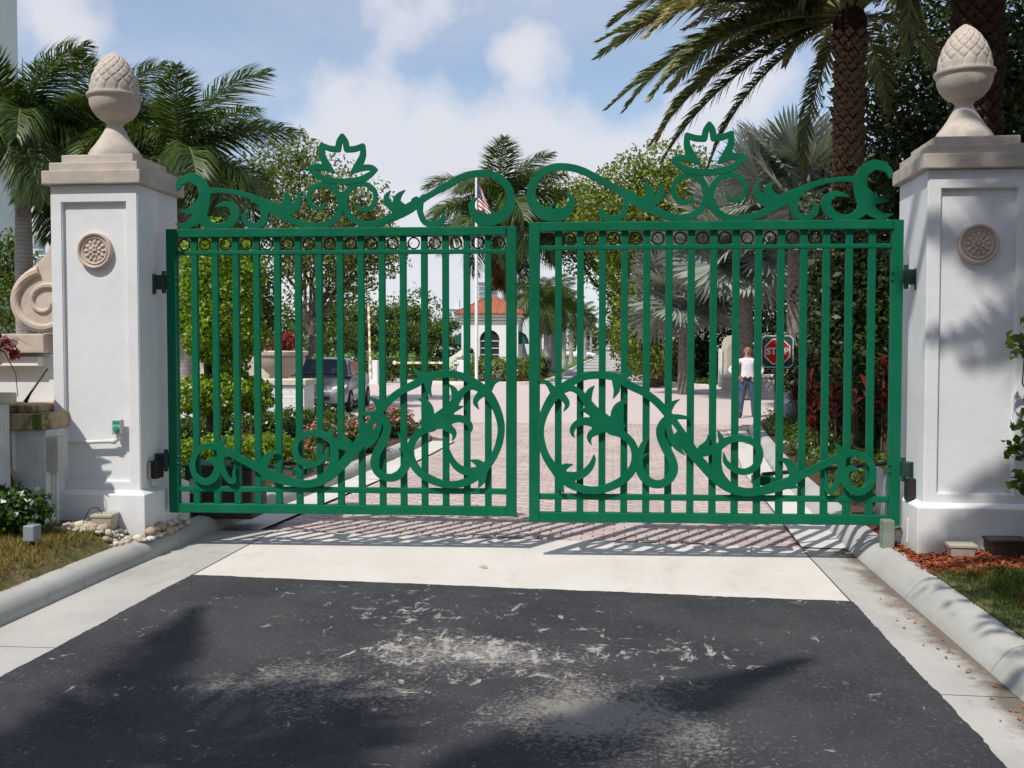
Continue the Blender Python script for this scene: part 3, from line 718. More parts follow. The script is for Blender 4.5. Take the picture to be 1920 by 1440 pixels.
# ================================================================== gate leaves
CREST=[[(0.1,2.797,0.017),(0.126,2.853,0.0276),(0.225,2.888,0.0403),(0.31,2.836,0.0467),(0.337,2.74,0.0509),(0.319,2.636,0.0551),(0.306,2.558,0.0509),(0.364,2.492,0.0361),(0.457,2.469,0.0255),(0.546,2.493,0.0339),(0.601,2.561,0.0382),(0.595,2.622,0.0361),(0.546,2.659,0.0255),(0.493,2.658,0.0191),(0.426,2.638,0.0034)],
[(0.297,2.671,0.0424),(0.225,2.612,0.0339),(0.118,2.601,0.0034)],
[(0.297,2.576,0.0551),(0.225,2.508,0.0382),(0.162,2.479,0.0255),(0.077,2.498,0.0034)],
[(0.35,2.77,0.0339),(0.439,2.779,0.0212),(0.546,2.772,0.0195),(0.652,2.753,0.0221),(0.75,2.72,0.0255),(0.838,2.673,0.0382),(0.908,2.637,0.0509)],
[(0.847,2.66,0.0382),(0.86,2.556,0.0318),(0.829,2.492,0.0276),(0.759,2.474,0.0255),(0.698,2.506,0.0255),(0.685,2.551,0.0212),(0.706,2.587,0.0106),(0.739,2.602,0.0021)],
[(0.9,2.633,0.0467),(1.005,2.596,0.0509),(1.101,2.62,0.0424),(1.154,2.671,0.0255),(1.158,2.73,0.017),(1.114,2.779,0.0021)],
[(0.996,2.614,0.0424),(1.049,2.656,0.0382),(1.062,2.715,0.0276),(1.018,2.763,0.0025)],
[(0.886,2.642,0.0424),(0.987,2.575,0.0318),(1.101,2.517,0.0276),(1.206,2.481,0.0276),(1.319,2.469,0.0276),(1.424,2.492,0.0276),(1.493,2.557,0.0276),(1.521,2.646,0.0255),(1.502,2.731,0.0255),(1.441,2.799,0.0233),(1.363,2.822,0.0233),(1.285,2.794,0.0204),(1.245,2.728,0.0178),(1.257,2.66,0.0191),(1.306,2.62,0.0191),(1.363,2.628,0.0136),(1.391,2.67,0.0042)],
[(1.659,2.667,0.0042),(1.68,2.62,0.0136),(1.732,2.602,0.0191),(1.792,2.634,0.0191),(1.819,2.702,0.0191),(1.801,2.774,0.0212),(1.732,2.819,0.0212),(1.654,2.818,0.0233),(1.585,2.767,0.0233),(1.555,2.673,0.0255),(1.577,2.579,0.0255),(1.646,2.51,0.0276),(1.749,2.475,0.0276),(1.861,2.495,0.0297),(1.946,2.531,0.0339),(2.032,2.57,0.0382),(2.117,2.619,0.0424),(2.194,2.667,0.0318),(2.245,2.699,0.0246),(2.321,2.742,0.0246),(2.414,2.793,0.0271),(2.54,2.861,0.028),(2.65,2.894,0.028),(2.767,2.899,0.0288),(2.867,2.862,0.0318),(2.942,2.786,0.0339),(2.97,2.694,0.0361),(2.951,2.602,0.0424),(2.884,2.536,0.0467),(2.792,2.509,0.0509),(2.708,2.519,0.0467),(2.654,2.575,0.0339),(2.641,2.642,0.0212),(2.685,2.696,0.0042)],
[(2.784,2.505,0.0339),(2.742,2.564,0.017),(2.734,2.602,0.0021)],
[(2.851,2.52,0.0297),(2.817,2.571,0.0148),(2.775,2.618,0.0021)],
[(2.151,2.676,0.0255),(2.17,2.69,0.0212)],
[(2.223,2.702,0.0212),(2.238,2.716,0.0153)],
[(2.04,2.612,0.0467),(2.002,2.664,0.0339),(2.019,2.719,0.0233),(2.074,2.767,0.0021)],
[(1.98,2.614,0.0382),(1.925,2.661,0.0276),(1.914,2.717,0.0191),(1.951,2.763,0.0021)],
[(2.198,2.643,0.0297),(2.202,2.575,0.0246),(2.24,2.498,0.0255),(2.321,2.472,0.0305),(2.38,2.496,0.0276),(2.399,2.546,0.017),(2.378,2.59,0.0021)]]
CROWN=[[(1.537,3.228,0.0204),(1.512,3.183,0.0246),(1.5,3.12,0.0255)],
[(1.5,3.115,0.0246),(1.428,3.124,0.0246),(1.36,3.152,0.0212)],
[(1.36,3.148,0.0212),(1.363,3.068,0.0263),(1.399,2.99,0.0305),(1.451,2.926,0.017)],
[(1.237,2.96,0.0051),(1.285,2.971,0.0221),(1.363,2.967,0.0255),(1.424,2.947,0.0255)],
[(1.25,2.953,0.0153),(1.319,2.898,0.0263),(1.398,2.862,0.0271),(1.537,2.84,0.0271)],
[(1.537,3.228,0.0204),(1.562,3.182,0.0246),(1.574,3.118,0.0255)],
[(1.574,3.113,0.0246),(1.646,3.118,0.0246),(1.713,3.142,0.0212)],
[(1.713,3.138,0.0212),(1.711,3.059,0.0263),(1.674,2.983,0.0305),(1.623,2.922,0.017)],
[(1.835,2.945,0.0051),(1.788,2.958,0.0221),(1.711,2.958,0.0255),(1.65,2.941,0.0255)],
[(1.822,2.938,0.0153),(1.754,2.887,0.0263),(1.676,2.855,0.0271),(1.537,2.84,0.0271)]]
PANEL=[[(0.882,0.344,0.0424),(0.794,0.399,0.0318),(0.723,0.435,0.0297),(0.635,0.48,0.0297),(0.546,0.527,0.0297),(0.457,0.567,0.028),(0.377,0.584,0.0255),(0.288,0.559,0.0246),(0.231,0.481,0.0246),(0.222,0.394,0.0246),(0.252,0.316,0.0255),(0.323,0.274,0.028),(0.395,0.3,0.0331),(0.439,0.37,0.0305),(0.43,0.437,0.0233),(0.386,0.463,0.0204),(0.331,0.45,0.0034)],
[(0.457,0.565,0.0255),(0.486,0.621,0.0191),(0.531,0.675,0.0021)],
[(0.475,0.535,0.0382),(0.471,0.448,0.0276),(0.511,0.328,0.0233),(0.564,0.276,0.0204),(0.589,0.294,0.017),(0.586,0.363,0.0127),(0.601,0.441,0.0021)],
[(0.838,0.374,0.0382),(0.856,0.451,0.0361),(0.9,0.512,0.0255),(0.972,0.538,0.0025)],
[(0.917,0.332,0.0424),(0.803,0.303,0.0034)],
[(0.864,0.357,0.0382),(0.987,0.307,0.0403),(1.119,0.272,0.0322),(1.25,0.265,0.0322),(1.38,0.309,0.0373),(1.493,0.397,0.039),(1.597,0.509,0.039),(1.683,0.603,0.0403),(1.76,0.714,0.0424)],
[(1.597,0.577,0.0339),(1.51,0.602,0.0339),(1.441,0.636,0.0297),(1.372,0.682,0.028),(1.293,0.701,0.0271),(1.206,0.684,0.0271),(1.138,0.638,0.0271),(1.121,0.556,0.0271),(1.154,0.471,0.0263),(1.232,0.429,0.0246),(1.319,0.447,0.0246),(1.389,0.507,0.0191),(1.408,0.58,0.0042)],
[(1.415,0.652,0.0255),(1.434,0.712,0.0178),(1.458,0.765,0.0021)],
[(1.58,0.611,0.0339),(1.541,0.662,0.0191),(1.528,0.73,0.0021)],
[(1.458,0.61,0.0339),(1.463,0.508,0.0361),(1.445,0.405,0.0382),(1.372,0.319,0.0297)],
[(1.704,0.864,0.0127),(1.783,0.871,0.0204),(1.865,0.852,0.028),(1.914,0.784,0.0305),(1.912,0.708,0.0331),(1.874,0.618,0.0339),(1.828,0.529,0.0348),(1.809,0.44,0.0339),(1.845,0.363,0.0318),(1.921,0.322,0.0318),(2.006,0.34,0.0339),(2.066,0.408,0.0361),(2.09,0.493,0.0318),(2.074,0.586,0.0255),(2.049,0.653,0.0204),(2.004,0.714,0.0025)],
[(1.861,0.83,0.0212),(1.839,0.737,0.0263),(1.792,0.635,0.0238),(1.715,0.556,0.0025)],
[(1.62,0.553,0.0339),(1.693,0.668,0.028),(1.775,0.792,0.0246),(1.852,0.886,0.0305),(1.946,0.99,0.0305),(2.049,1.067,0.0297),(2.168,1.127,0.0322),(2.261,1.185,0.0322),(2.372,1.207,0.0297),(2.481,1.206,0.0297),(2.582,1.181,0.0305),(2.683,1.122,0.0348),(2.759,1.06,0.039),(2.817,0.985,0.0361),(2.867,0.876,0.0318),(2.892,0.759,0.0288),(2.877,0.633,0.0288),(2.834,0.524,0.0297),(2.767,0.431,0.0361),(2.725,0.38,0.0382)],
[(1.869,0.924,0.0382),(1.813,0.983,0.017),(1.762,1.013,0.0021)],
[(2.232,1.182,0.0297),(2.178,1.22,0.0191),(2.147,1.264,0.0025)],
[(2.274,1.161,0.0339),(2.272,1.085,0.0233),(2.3,1.016,0.0025)],
[(2.775,1.064,0.0339),(2.826,1.134,0.0191),(2.876,1.16,0.0136),(2.913,1.165,0.0034)],
[(2.742,1.06,0.0339),(2.685,1.001,0.0246),(2.675,0.959,0.0178),(2.704,0.909,0.0021)],
[(2.742,1.077,0.0339),(2.65,1.102,0.0255),(2.574,1.068,0.0255),(2.515,0.993,0.0339),(2.456,0.908,0.0467),(2.372,0.824,0.0636)],
[(2.511,0.993,0.0339),(2.49,1.073,0.0233),(2.45,1.123,0.0025)],
[(2.498,0.917,0.0297),(2.574,0.934,0.0025)],
[(2.236,0.798,0.0339),(2.329,0.798,0.0551),(2.422,0.807,0.0551)],
[(2.27,0.807,0.0509),(2.263,0.908,0.0488),(2.236,0.974,0.0233),(2.183,0.996,0.0021)],
[(2.439,0.82,0.0382),(2.54,0.831,0.0297),(2.609,0.798,0.0246),(2.633,0.747,0.0178),(2.612,0.693,0.0021)],
[(2.422,0.765,0.0382),(2.481,0.723,0.0246),(2.492,0.681,0.0148),(2.473,0.637,0.0021)],
[(2.312,0.756,0.0339),(2.228,0.729,0.0318),(2.153,0.662,0.0297),(2.119,0.578,0.0297),(2.127,0.476,0.0318),(2.185,0.384,0.0318),(2.278,0.317,0.0318),(2.414,0.27,0.0297),(2.54,0.276,0.0297),(2.641,0.316,0.0339),(2.725,0.38,0.0382)],
[(2.074,0.586,0.0255),(2.117,0.586,0.0255)],
[(2.087,0.531,0.0212),(2.015,0.573,0.0021)],
[(2.725,0.38,0.0424),(2.624,0.378,0.0361),(2.54,0.404,0.0297),(2.481,0.462,0.0246),(2.456,0.521,0.0161),(2.454,0.563,0.0021)],
[(2.742,0.406,0.0424),(2.692,0.456,0.0255),(2.624,0.48,0.0021)],
[(2.734,0.355,0.0382),(2.725,0.296,0.0255),(2.696,0.241,0.0021)]]
def catmull(p, n=7):
    p = np.array(p, float)
    if len(p) == 2: return np.array([p[0]*(1-u) + p[1]*u for u in np.linspace(0, 1, 4)])
    q = np.vstack([2*p[0]-p[1], p, 2*p[-1]-p[-2]]); o = []
    for i in range(1, len(q)-2):
        for u in np.linspace(0, 1, n, endpoint=False):
            o.append(0.5*((2*q[i]) + (-q[i-1]+q[i+1])*u + (2*q[i-1]-5*q[i]+4*q[i+1]-q[i+2])*u*u + (-q[i-1]+3*q[i]-3*q[i+1]+q[i+2])*u**3))
    o.append(q[-2]); return np.array(o)
def scroll_mesh(name, strokes, h, y0, y1, sgn, clip_lo=None):
    segs = [catmull(s) for s in strokes]
    allp = np.vstack(segs); m_ = 0.08
    x0, x1 = allp[:, 0].min()-m_, allp[:, 0].max()+m_; z0, z1 = allp[:, 1].min()-m_, allp[:, 1].max()+m_
    xs = np.arange(x0, x1, h); zs = np.arange(z0, z1, h)
    fld = np.full((len(zs), len(xs)), 0.05)
    for s in segs:
        for a, b_ in zip(s[:-1], s[1:]):
            rm = max(a[2], b_[2]) + 3*h
            i0, i1 = np.searchsorted(xs, [min(a[0], b_[0])-rm, max(a[0], b_[0])+rm]); j0, j1 = np.searchsorted(zs, [min(a[1], b_[1])-rm, max(a[1], b_[1])+rm])
            X, Z_ = np.meshgrid(xs[i0:i1], zs[j0:j1])
            d = b_[:2]-a[:2]; L2 = max(1e-12, d @ d)
            t_ = np.clip(((X-a[0])*d[0] + (Z_-a[1])*d[1])/L2, 0, 1)
            dist = np.hypot(X-(a[0]+d[0]*t_), Z_-(a[1]+d[1]*t_)) - (np.maximum(0.001, a[2])*(1-t_) + np.maximum(0.001, b_[2])*t_)
            fld[j0:j1, i0:i1] = np.minimum(fld[j0:j1, i0:i1], dist)
    if clip_lo is not None: fld = np.maximum(fld, (clip_lo - zs)[:, None])
    ins = fld < 0
    polys = []; edges = []
    full = ins[:-1, :-1] & ins[:-1, 1:] & ins[1:, :-1] & ins[1:, 1:]
    anyc = ins[:-1, :-1] | ins[:-1, 1:] | ins[1:, :-1] | ins[1:, 1:]
    for j in range(full.shape[0]):
        i = 0; rowf = full[j]
        while i < len(rowf):
            if rowf[i]:
                k = i
                while k < len(rowf) and rowf[k]: k += 1
                polys.append([(xs[i], zs[j]), (xs[k], zs[j]), (xs[k], zs[j+1]), (xs[i], zs[j+1])]); i = k
            else: i += 1
    for j, i in np.argwhere(anyc & ~full):
        cs = [(j, i), (j, i+1), (j+1, i+1), (j+1, i)]; pl = []; cr = []
        for k in range(4):
            a = cs[k]; b_ = cs[(k+1) % 4]; fa, fb = fld[a], fld[b_]
            if fa < 0: pl.append((xs[a[1]], zs[a[0]]))
            if (fa < 0) != (fb < 0):
                u = fa/(fa-fb); p = (xs[a[1]]*(1-u)+xs[b_[1]]*u, zs[a[0]]*(1-u)+zs[b_[0]]*u); pl.append(p); cr.append((p, fa < 0))
        if len(pl) >= 3: polys.append(pl)
        for n_ in range(len(cr)):
            if cr[n_][1]: edges.append((cr[n_][0], cr[(n_+1) % len(cr)][0]))
    vs = []; fs = []
    for pl in polys:
        b0 = len(vs); n_ = len(pl)
        vs += [(sgn*x, y0, z) for x, z in pl] + [(sgn*x, y1, z) for x, z in pl]
        fr = tuple(range(b0, b0+n_)); bk = tuple(range(b0+2*n_-1, b0+n_-1, -1))
        fs += [fr, bk] if sgn > 0 else [fr[::-1], bk[::-1]]
    for a, b_ in edges:
        b0 = len(vs); vs += [(sgn*a[0], y0, a[1]), (sgn*b_[0], y0, b_[1]), (sgn*b_[0], y1, b_[1]), (sgn*a[0], y1, a[1])]
        fs.append((b0+3, b0+2, b0+1, b0) if sgn > 0 else (b0, b0+1, b0+2, b0+3))
    me = bpy.data.meshes.new(name); me.from_pydata(vs, [], fs); me.update()
    return me
GB = 0.31
def fat(st_, k): return [[(x, z, r_*k) for x, z, r_ in s] for s in st_]
def gate_leaf(s, hx, rz, W, label):
    g = thing('gate_leaf', label, 'gate', (hx, 0, GB), rz, 'gate leaves')
    G_ = MAT['green']
    def bx_(name, u0, u1, y0, y1, z0, z1, bev=0.004):
        a, b_ = sorted((s*u0, s*u1))
        return MB().box(a, b_, y0, y1, z0, z1).build(name, G_, g, bevel=bev)
    sw = 0.088
    rs = 1.0
    bx_('stile', 0, sw, -.032, .032, 0, 2.45); bx_('stile', W-sw, W, -.032, .032, 0, 2.45)
    bx_('rail', sw, W-sw, -.046, .046, 2.374, 2.449); bx_('rail', sw, W-sw, -.030, .030, 0.001, .080)
    bx_('rail', sw, W-sw, -.0225, .0225, 2.226, 2.263); bx_('rail', sw, W-sw, -.0225, .0225, .184, .231)
    n = 15; pit = (W-2*sw)/(n+1) if False else (W - 2*sw + 0.056)/(n+1)
    bar = MB().box(-.028, .028, -.020, .020, .078, 2.376).mesh('bar', bevel=0.003)
    ring = bpy.data.meshes.new('ring')
    vs = []; fs = []; nu, nv = 24, 6
    for i in range(nu):
        a = 2*math.pi*i/nu
        for k in range(nv):
            b_ = 2*math.pi*k/nv; rr = .047 + .0065*math.cos(b_)
            vs.append((rr*math.cos(a), .0065*math.sin(b_), rr*math.sin(a)))
    fs = [(i*nv+k, ((i+1) % nu)*nv+k, ((i+1) % nu)*nv+(k+1) % nv, i*nv+(k+1) % nv) for i in range(nu) for k in range(nv)]
    ring = MB().add(vs, fs).mesh('ring', True)
    for k in range(n):
        put('bar', bar, G_, g, (s*(sw - .028 + pit*(k+1)), 0, 0))
    for k in range(n+1):
        put('ring', ring, MAT['ring'], g, (s*(sw - .028 + pit*(k+.5)), 0.004, 2.318))
    put('crest_scroll', scroll_mesh('crest_scroll', fat(CREST, 1.02), 0.006, -.012, .012, s, 2.446), G_, g)
    put('crown_leaf', scroll_mesh('crown_leaf', CROWN, 0.006, -.0135, .0135, s), G_, g)
    put('scroll_panel', scroll_mesh('scroll_panel', fat(PANEL, 1.06), 0.006, -.056, -.036, s), G_, g)
    for zc in (2.0, 0.46):
        hg = MB().box(*sorted((s*-.13, s*-.012)), -.06, .02, zc-.065, zc+.055).build('hinge', MAT['hinge'], g, bevel=.006)
        MB().box(*sorted((s*-.13, s*-.075)), -.085, -.06, zc-.11, zc+.06).build('hinge_plate', MAT['hinge'], hg, bevel=.004)
        MB().tube([(s*-.022, -.03, zc-.10), (s*-.022, -.03, zc+.09)], .018, 10).build('hinge_pin', MAT['hinge'], hg, True)
        for dz in (-.03, .03):
            MB().tube([(s*(sw-.01), -.034, zc+dz), (s*(sw+.014), -.034, zc+dz)], .008, 6).build('bolt', MAT['hinge'], hg)
    return g
gate_leaf(1, -3.838, math.asin(0.12/3.0), 3.02, 'green iron gate leaf with scrollwork hung on the left pillar')
gate_leaf(-1, 2.290, math.asin(0.13/2.99), 2.985, 'green iron gate leaf with scrollwork hung on the right pillar')
# ================================================================== vegetation builders
def leaf_cloud(name, clumps, n, L, asp=0.5, seed=0, shell=0.55, var=0.35, flat=0.25, fold=0.15):
    g = np.random.default_rng(seed)
    c = np.array(clumps, float)
    wt = (c[:, 3]*c[:, 4] + c[:, 4]*c[:, 5] + c[:, 3]*c[:, 5]); wt = wt/wt.sum()
    k = g.choice(len(c), n, p=wt)
    d = g.normal(size=(n, 3)); d /= np.linalg.norm(d, axis=1)[:, None]
    rad = shell + (1-shell)*g.random(n)**0.6
    rad = np.where(g.random(n) < 0.18, g.random(n)**0.5*shell, rad)
    lump = 1 + 0.16*np.sin(d[:, 0]*5 + k*1.7) * np.cos(d[:, 2]*6 + k) + 0.10*np.sin(d[:, 1]*9 + k*2.3)
    p = c[k, :3] + d*c[k, 3:6]*(rad*lump)[:, None]
    nrm = d*0.55 + g.normal(size=(n, 3))*0.6 + np.array([0, 0, flat])
    nrm /= np.linalg.norm(nrm, axis=1)[:, None]
    t_ = np.cross(nrm, g.normal(size=(n, 3))); t_ /= np.linalg.norm(t_, axis=1)[:, None] + 1e-9
    b_ = np.cross(nrm, t_)
    l = L*(1 + var*(g.random(n)*2-1)); w_ = l*asp
    v = np.empty((n, 4, 3))
    v[:, 0] = p - t_*l[:, None]*0.5
    v[:, 1] = p + b_*w_[:, None]*0.5 + nrm*(l*fold)[:, None]
    v[:, 2] = p + t_*l[:, None]*0.5
    v[:, 3] = p - b_*w_[:, None]*0.5 + nrm*(l*fold)[:, None]
    return mesh_np(name, v.reshape(-1, 3), np.arange(4*n).reshape(n, 4))
def limb(a, b_, r0, r1, seed=0, n=6, wob=0.06):
    g = random.Random(seed); a = Vector(a); b_ = Vector(b_); L = (b_-a).length
    pts = []
    for i in range(n+1):
        u = i/n; p = a.lerp(b_, u)
        k = math.sin(u*math.pi)*wob*L
        pts.append(p + Vector((g.uniform(-1, 1)*k, g.uniform(-1, 1)*k, g.uniform(-.3, .6)*k)))
    return pts, [r0 + (r1-r0)*i/n for i in range(n+1)]
def tree(label, base, fork, clumps, n, L, leaf, bark, r=0.12, seed=0, name='tree', cat='tree', group=None, asp=0.5, shell=0.5, twigs=0, crown='crown', flat=0.25):
    bx0 = Vector(base)
    t_ = thing(name, label, cat, bx0, 0, group)
    fk = Vector(fork) - bx0
    mb = MB(); pts, rd = limb((0, 0, -0.1), fk, r, r*0.62, seed, 7, 0.03); rd[0] *= 1.35
    mb.tube(pts, rd, 9).build('trunk', bark, t_, True)
    cl = [(c[0]-bx0.x, c[1]-bx0.y, c[2]-bx0.z, *c[3:]) for c in clumps]
    mb = MB(); g = random.Random(seed+5)
    for i, c in enumerate(cl):
        pts, rd = limb(fk*g.uniform(0.8, 1.0), (c[0], c[1], c[2]), r*0.42, r*0.10, seed+i, 6, 0.07); mb.tube(pts, rd, 6)
        for j in range(twigs):
            q = Vector((c[0]+g.uniform(-1, 1)*c[3]*.8, c[1]+g.uniform(-1, 1)*c[4]*.8, c[2]+g.uniform(-.8, 1)*c[5]*.8))
            pts2, rd2 = limb(pts[g.randint(2, 5)], q, r*0.14, r*0.03, seed+i*31+j, 4, 0.08); mb.tube(pts2, rd2, 4)
    mb.build('limbs', bark, t_, True)
    put(crown, leaf_cloud('crown', cl, n, L, asp, seed, shell, 0.35, flat), leaf, t_)['kind'] = 'stuff'
    return t_
def frond_mesh(name, L, curv, nl, ll, lw, hang=0.5, vee=0.25, fwd=0.6, seed=0, plume=0.2, e0=0.12, rr=0.02):
    """pinnate leaf along +x from the origin, arching down by curv radians"""
    g = random.Random(seed); n = 16; pts = []; x = z = 0.0; ang = 0.0; ds = L/n
    for i in range(n+1):
        pts.append(Vector((x, 0.03*math.sin(i*0.4+seed)*L/3, z)))
        ang = -curv*((i/n)**1.15); x += ds*math.cos(ang); z += ds*math.sin(ang)
    V = []; Q = []; T_ = []
    mb = MB().tube(pts, [rr*(1-0.85*i/n) for i in range(n+1)], 5)
    for k in range(nl):
        u = e0 + (1-e0)*(k+0.5)/nl
        f = u*n; i = min(n-1, int(f)); p = pts[i].lerp(pts[i+1], f-i); tg = (pts[i+1]-pts[i]).normalized()
        upn = Vector((-tg.z, 0, tg.x))
        prof = (0.55 + 0.45*math.sin(math.pi*min(1, u*1.15))) * (1.0 if u < .75 else max(0.32, 1-(u-.75)*2.4))
        for sd_ in (-1, 1):
            l = ll*prof*g.uniform(.85, 1.12)
            side = Vector((0, sd_, 0))
            v0 = vee + g.uniform(-plume, plume)
            d = (side*(1-0.35*u) + tg*(fwd*(0.6+0.9*u)) + upn*v0).normalized()
            mid = p + d*l*0.5 + Vector((0, 0, -hang*0.14*l)); tip = p + d*l*0.93 + Vector((0, 0, -hang*0.62*l))
            wv = tg.cross(d); wv = d.cross(wv) if wv.length < .1 else tg
            wd = (tg - d*tg.dot(d)).normalized()*lw*0.5
            b0 = len(V)
            V += [p - wd*.6, p + wd*.6, mid + wd, mid - wd, tip]
            Q.append((b0, b0+1, b0+2, b0+3)); T_.append((b0+3, b0+2, b0+4))
    me = mesh_np(name, [tuple(v) for v in V], Q, T_)
    return me, mb.mesh(name+'_rib', True)
class Palm:
    def __init__(s, variants, leaf, rib):
        s.f = variants; s.leaf = leaf; s.rib = rib
    def frond(s, parent, loc, az, el, roll=0, k=0, sc_=1.0, leaf=None):
        me, rb = s.f[k % len(s.f)]
        q = Matrix.Rotation(az, 4, 'Z') @ Matrix.Rotation(-el, 4, 'Y') @ Matrix.Rotation(roll, 4, 'X')
        if leaf is not None:
            me = me.copy(); me.materials.clear(); me.materials.append(leaf)
        o = put('frond', me, s.leaf, parent, loc); o.rotation_euler = q.to_euler(); o.scale = (sc_,)*3
        r = put('rib', rb, s.rib, o)
        return o
ROYAL = Palm([frond_mesh('royal_frond', 3.0, c, 150, 0.98, 0.034, h, 0.18, 0.5, i, 0.55, 0.12, 0.028) for i, (c, h) in enumerate(((1.25, 1.0), (1.65, 1.15), (0.9, .8)))], MAT['royal_leaf'], MAT['rachis'])
def royal_palm(label, base, h, seed, trunk_r=0.22, sc_=1.0, nf=17, shaft=1.3, group=None, spear=True, dead=0, lean=(0, 0)):
    g = random.Random(seed)
    p = thing('royal_palm', label, 'palm tree', base, 0, group)
    top = Vector((lean[0], lean[1], h))
    MB().tube([(0, 0, -.1), (0, 0, .25), top*.25, top*.5, top*.75, top], [trunk_r*1.45, trunk_r*1.2, trunk_r, trunk_r*1.08, trunk_r*.98, trunk_r*.8], 14).build('trunk', MAT['palm_trunk'], p, True)
    MB().tube([top, top+Vector((0, 0, shaft*.3)), top+Vector((0, 0, shaft*.75)), top+Vector((0, 0, shaft))], [trunk_r*.82, trunk_r*.85, trunk_r*.55, trunk_r*.3], 12).build('crownshaft', MAT['shaft'], p, True)
    c = top + Vector((0, 0, shaft*.92))
    for k in range(nf):
        az = k*2.39996 + g.uniform(-.2, .2); u = (k+.5)/nf
        el = R(78) - R(112)*u**0.9 + g.uniform(-.10, .10)
        ROYAL.frond(p, c, az, el, g.uniform(-.25, .25), k, sc_*g.uniform(.88, 1.06))
    for k in range(dead):
        ROYAL.frond(p, top+Vector((0, 0, .1)), g.uniform(0, 6.28), R(-60), 0, 1, sc_*.7, MAT['dead_leaf'])
    if spear:
        MB().tube([c, c+Vector((.04, .03, .9*sc_)), c+Vector((.02, .05, 1.7*sc_))], [.045, .03, .008], 6).build('spear_leaf', MAT['rachis'], p, True)
    return p
DATE = Palm([frond_mesh('date_frond', 3.9, c, 150, 0.56, 0.036, .40, .38, .75, 10+i, .42, .10, .035) for i, c in enumerate((0.75, 1.1, 1.45))], MAT['date_leaf'], MAT['rachis'])
def date_palm(label, base, h, r, seed, fronds, scales=True, ztop=None, group=None, dry=(), bmat='date_base'):
    g = random.Random(seed)
    p = thing('date_palm', label, 'palm tree', base, 0, group)
    MB().tube([(0, 0, -.1), (0, 0, h*.5), (0, 0, h*.93), (0, 0, h*1.02), (0, 0, h*1.09)], [r*.92, r*.92, r*.96, r*1.25, r*.6], 16).build('trunk', MAT['date_core'], p, True)
    if scales:
        # diamond leaf bases in spirals, a wedge each
        sm = MB().add([(0, -.085, -.02), (0, .085, -.02), (0, 0, -.10), (0, 0, .085), (.075, -.04, .02), (.075, .04, .02), (.03, 0, -.075)],
                      [(0, 2, 6), (2, 1, 6), (0, 6, 4), (6, 1, 5), (4, 6, 5), (0, 4, 3), (4, 5, 3), (5, 1, 3)]).mesh('leaf_base')
        nrow = 9; z = max(0.6, h*1.0-4.75); row = 0; cnt = 0
        while z < h*1.0 and cnt < 300:
            for k in range(nrow):
                a = 2*math.pi*(k + .5*(row % 2))/nrow + .03*row
                ca = CL - Vector(base); face = math.cos(a)*ca.x + math.sin(a)*ca.y
                if face < -0.25*math.hypot(ca.x, ca.y): continue
                rr_ = r*(.93 if z < h*.93 else .93+.3*(z-h*.93)/(h*.09))
                o = put('leaf_base', sm, MAT[bmat], p, (rr_*math.cos(a), rr_*math.sin(a), z + g.uniform(-.015, .015)), (0, g.uniform(-.2, .1), a)); o.scale = (g.uniform(.7, 1.15), g.uniform(.82, .98), g.uniform(.85, 1.05)); cnt += 1
            z += .104; row += 1
    for i, (az, el, k, s_) in enumerate(fronds):
        DATE.frond(p, (r*.5*math.cos(az), r*.5*math.sin(az), h*1.04), az, el, g.uniform(-.3, .3), k, s_, MAT['date_dry'] if i in dry else None)
    return p
def fan_mesh(name, Rr, n=46, spread=R(300), cup=0.22, seed=0, pet=1.1):
    g = random.Random(seed); V = []; T_ = []
    hub = Vector((pet, 0, 0))
    for k in range(n):
        a0 = -spread/2 + spread*k/n; a1 = -spread/2 + spread*(k+1)/n; am = (a0+a1)/2
        rl = Rr*(0.82 + 0.18*math.cos(am*.5))*g.uniform(.93, 1.04); rj = rl*.50
        def P(a, r_, dz=0): return (hub.x + r_*math.cos(a), r_*math.sin(a), cup*(r_**2)/Rr + dz - 0.10*max(0, -math.cos(a))*r_)
        b0 = len(V); droop = -g.uniform(.0, .22)*rl
        V += [tuple(hub), P(a0, rj, .025), P(am, rj, -.03), P(a1, rj, .025), P(am + g.uniform(-.03, .03), rl, droop), P(a0*.72+am*.28, rl*.78, .01+droop*.4), P(a1*.72+am*.28, rl*.78, .01+droop*.4), P(am, rl*.78, -.02+droop*.4)]
        T_ += [(b0, b0+1, b0+2), (b0, b0+2, b0+3), (b0+1, b0+5, b0+7), (b0+1, b0+7, b0+2), (b0+2, b0+7, b0+6), (b0+2, b0+6, b0+3), (b0+5, b0+4, b0+7), (b0+7, b0+4, b0+6)]
    me = mesh_np(name, V, None, T_)
    rb = MB().tube([(0, 0, 0), (pet*.5, 0, .02), (pet, 0, 0), (pet+Rr*.35, 0, .02)], [.05, .035, .028, .008], 6).mesh(name+'_petiole', True)
    return me, rb
FANS = [fan_mesh('fan_leaf', 1.75, 46, R(s), c, i, 1.35) for i, (s, c) in enumerate(((300, .12), (270, .28), (320, .05)))]
def fan_palm(label, base, h, r, seed, leaves, sc_=1.0):
    g = random.Random(seed)
    p = thing('fan_palm', label, 'palm tree', base)
    MB().tube([(0, 0, -.1), (0, 0, h*.5), (0, 0, h)], [r*1.2, r, r*.85], 14).build('trunk', MAT['bark_grey'], p, True)
    for i, (az, el, k, tilt) in enumerate(leaves):
        me, rb = FANS[k % 3]
        q = Matrix.Rotation(az, 4, 'Z') @ Matrix.Rotation(-el, 4, 'Y') @ Matrix.Rotation(tilt, 4, 'X')
        o = put('fan_leaf', me, MAT['silver'], p, (0, 0, h + g.uniform(-.25, .1))); o.rotation_euler = q.to_euler(); o.scale = (sc_*g.uniform(.9, 1.08),)*3
        put('petiole', rb, MAT['petiole'], o)
    return p
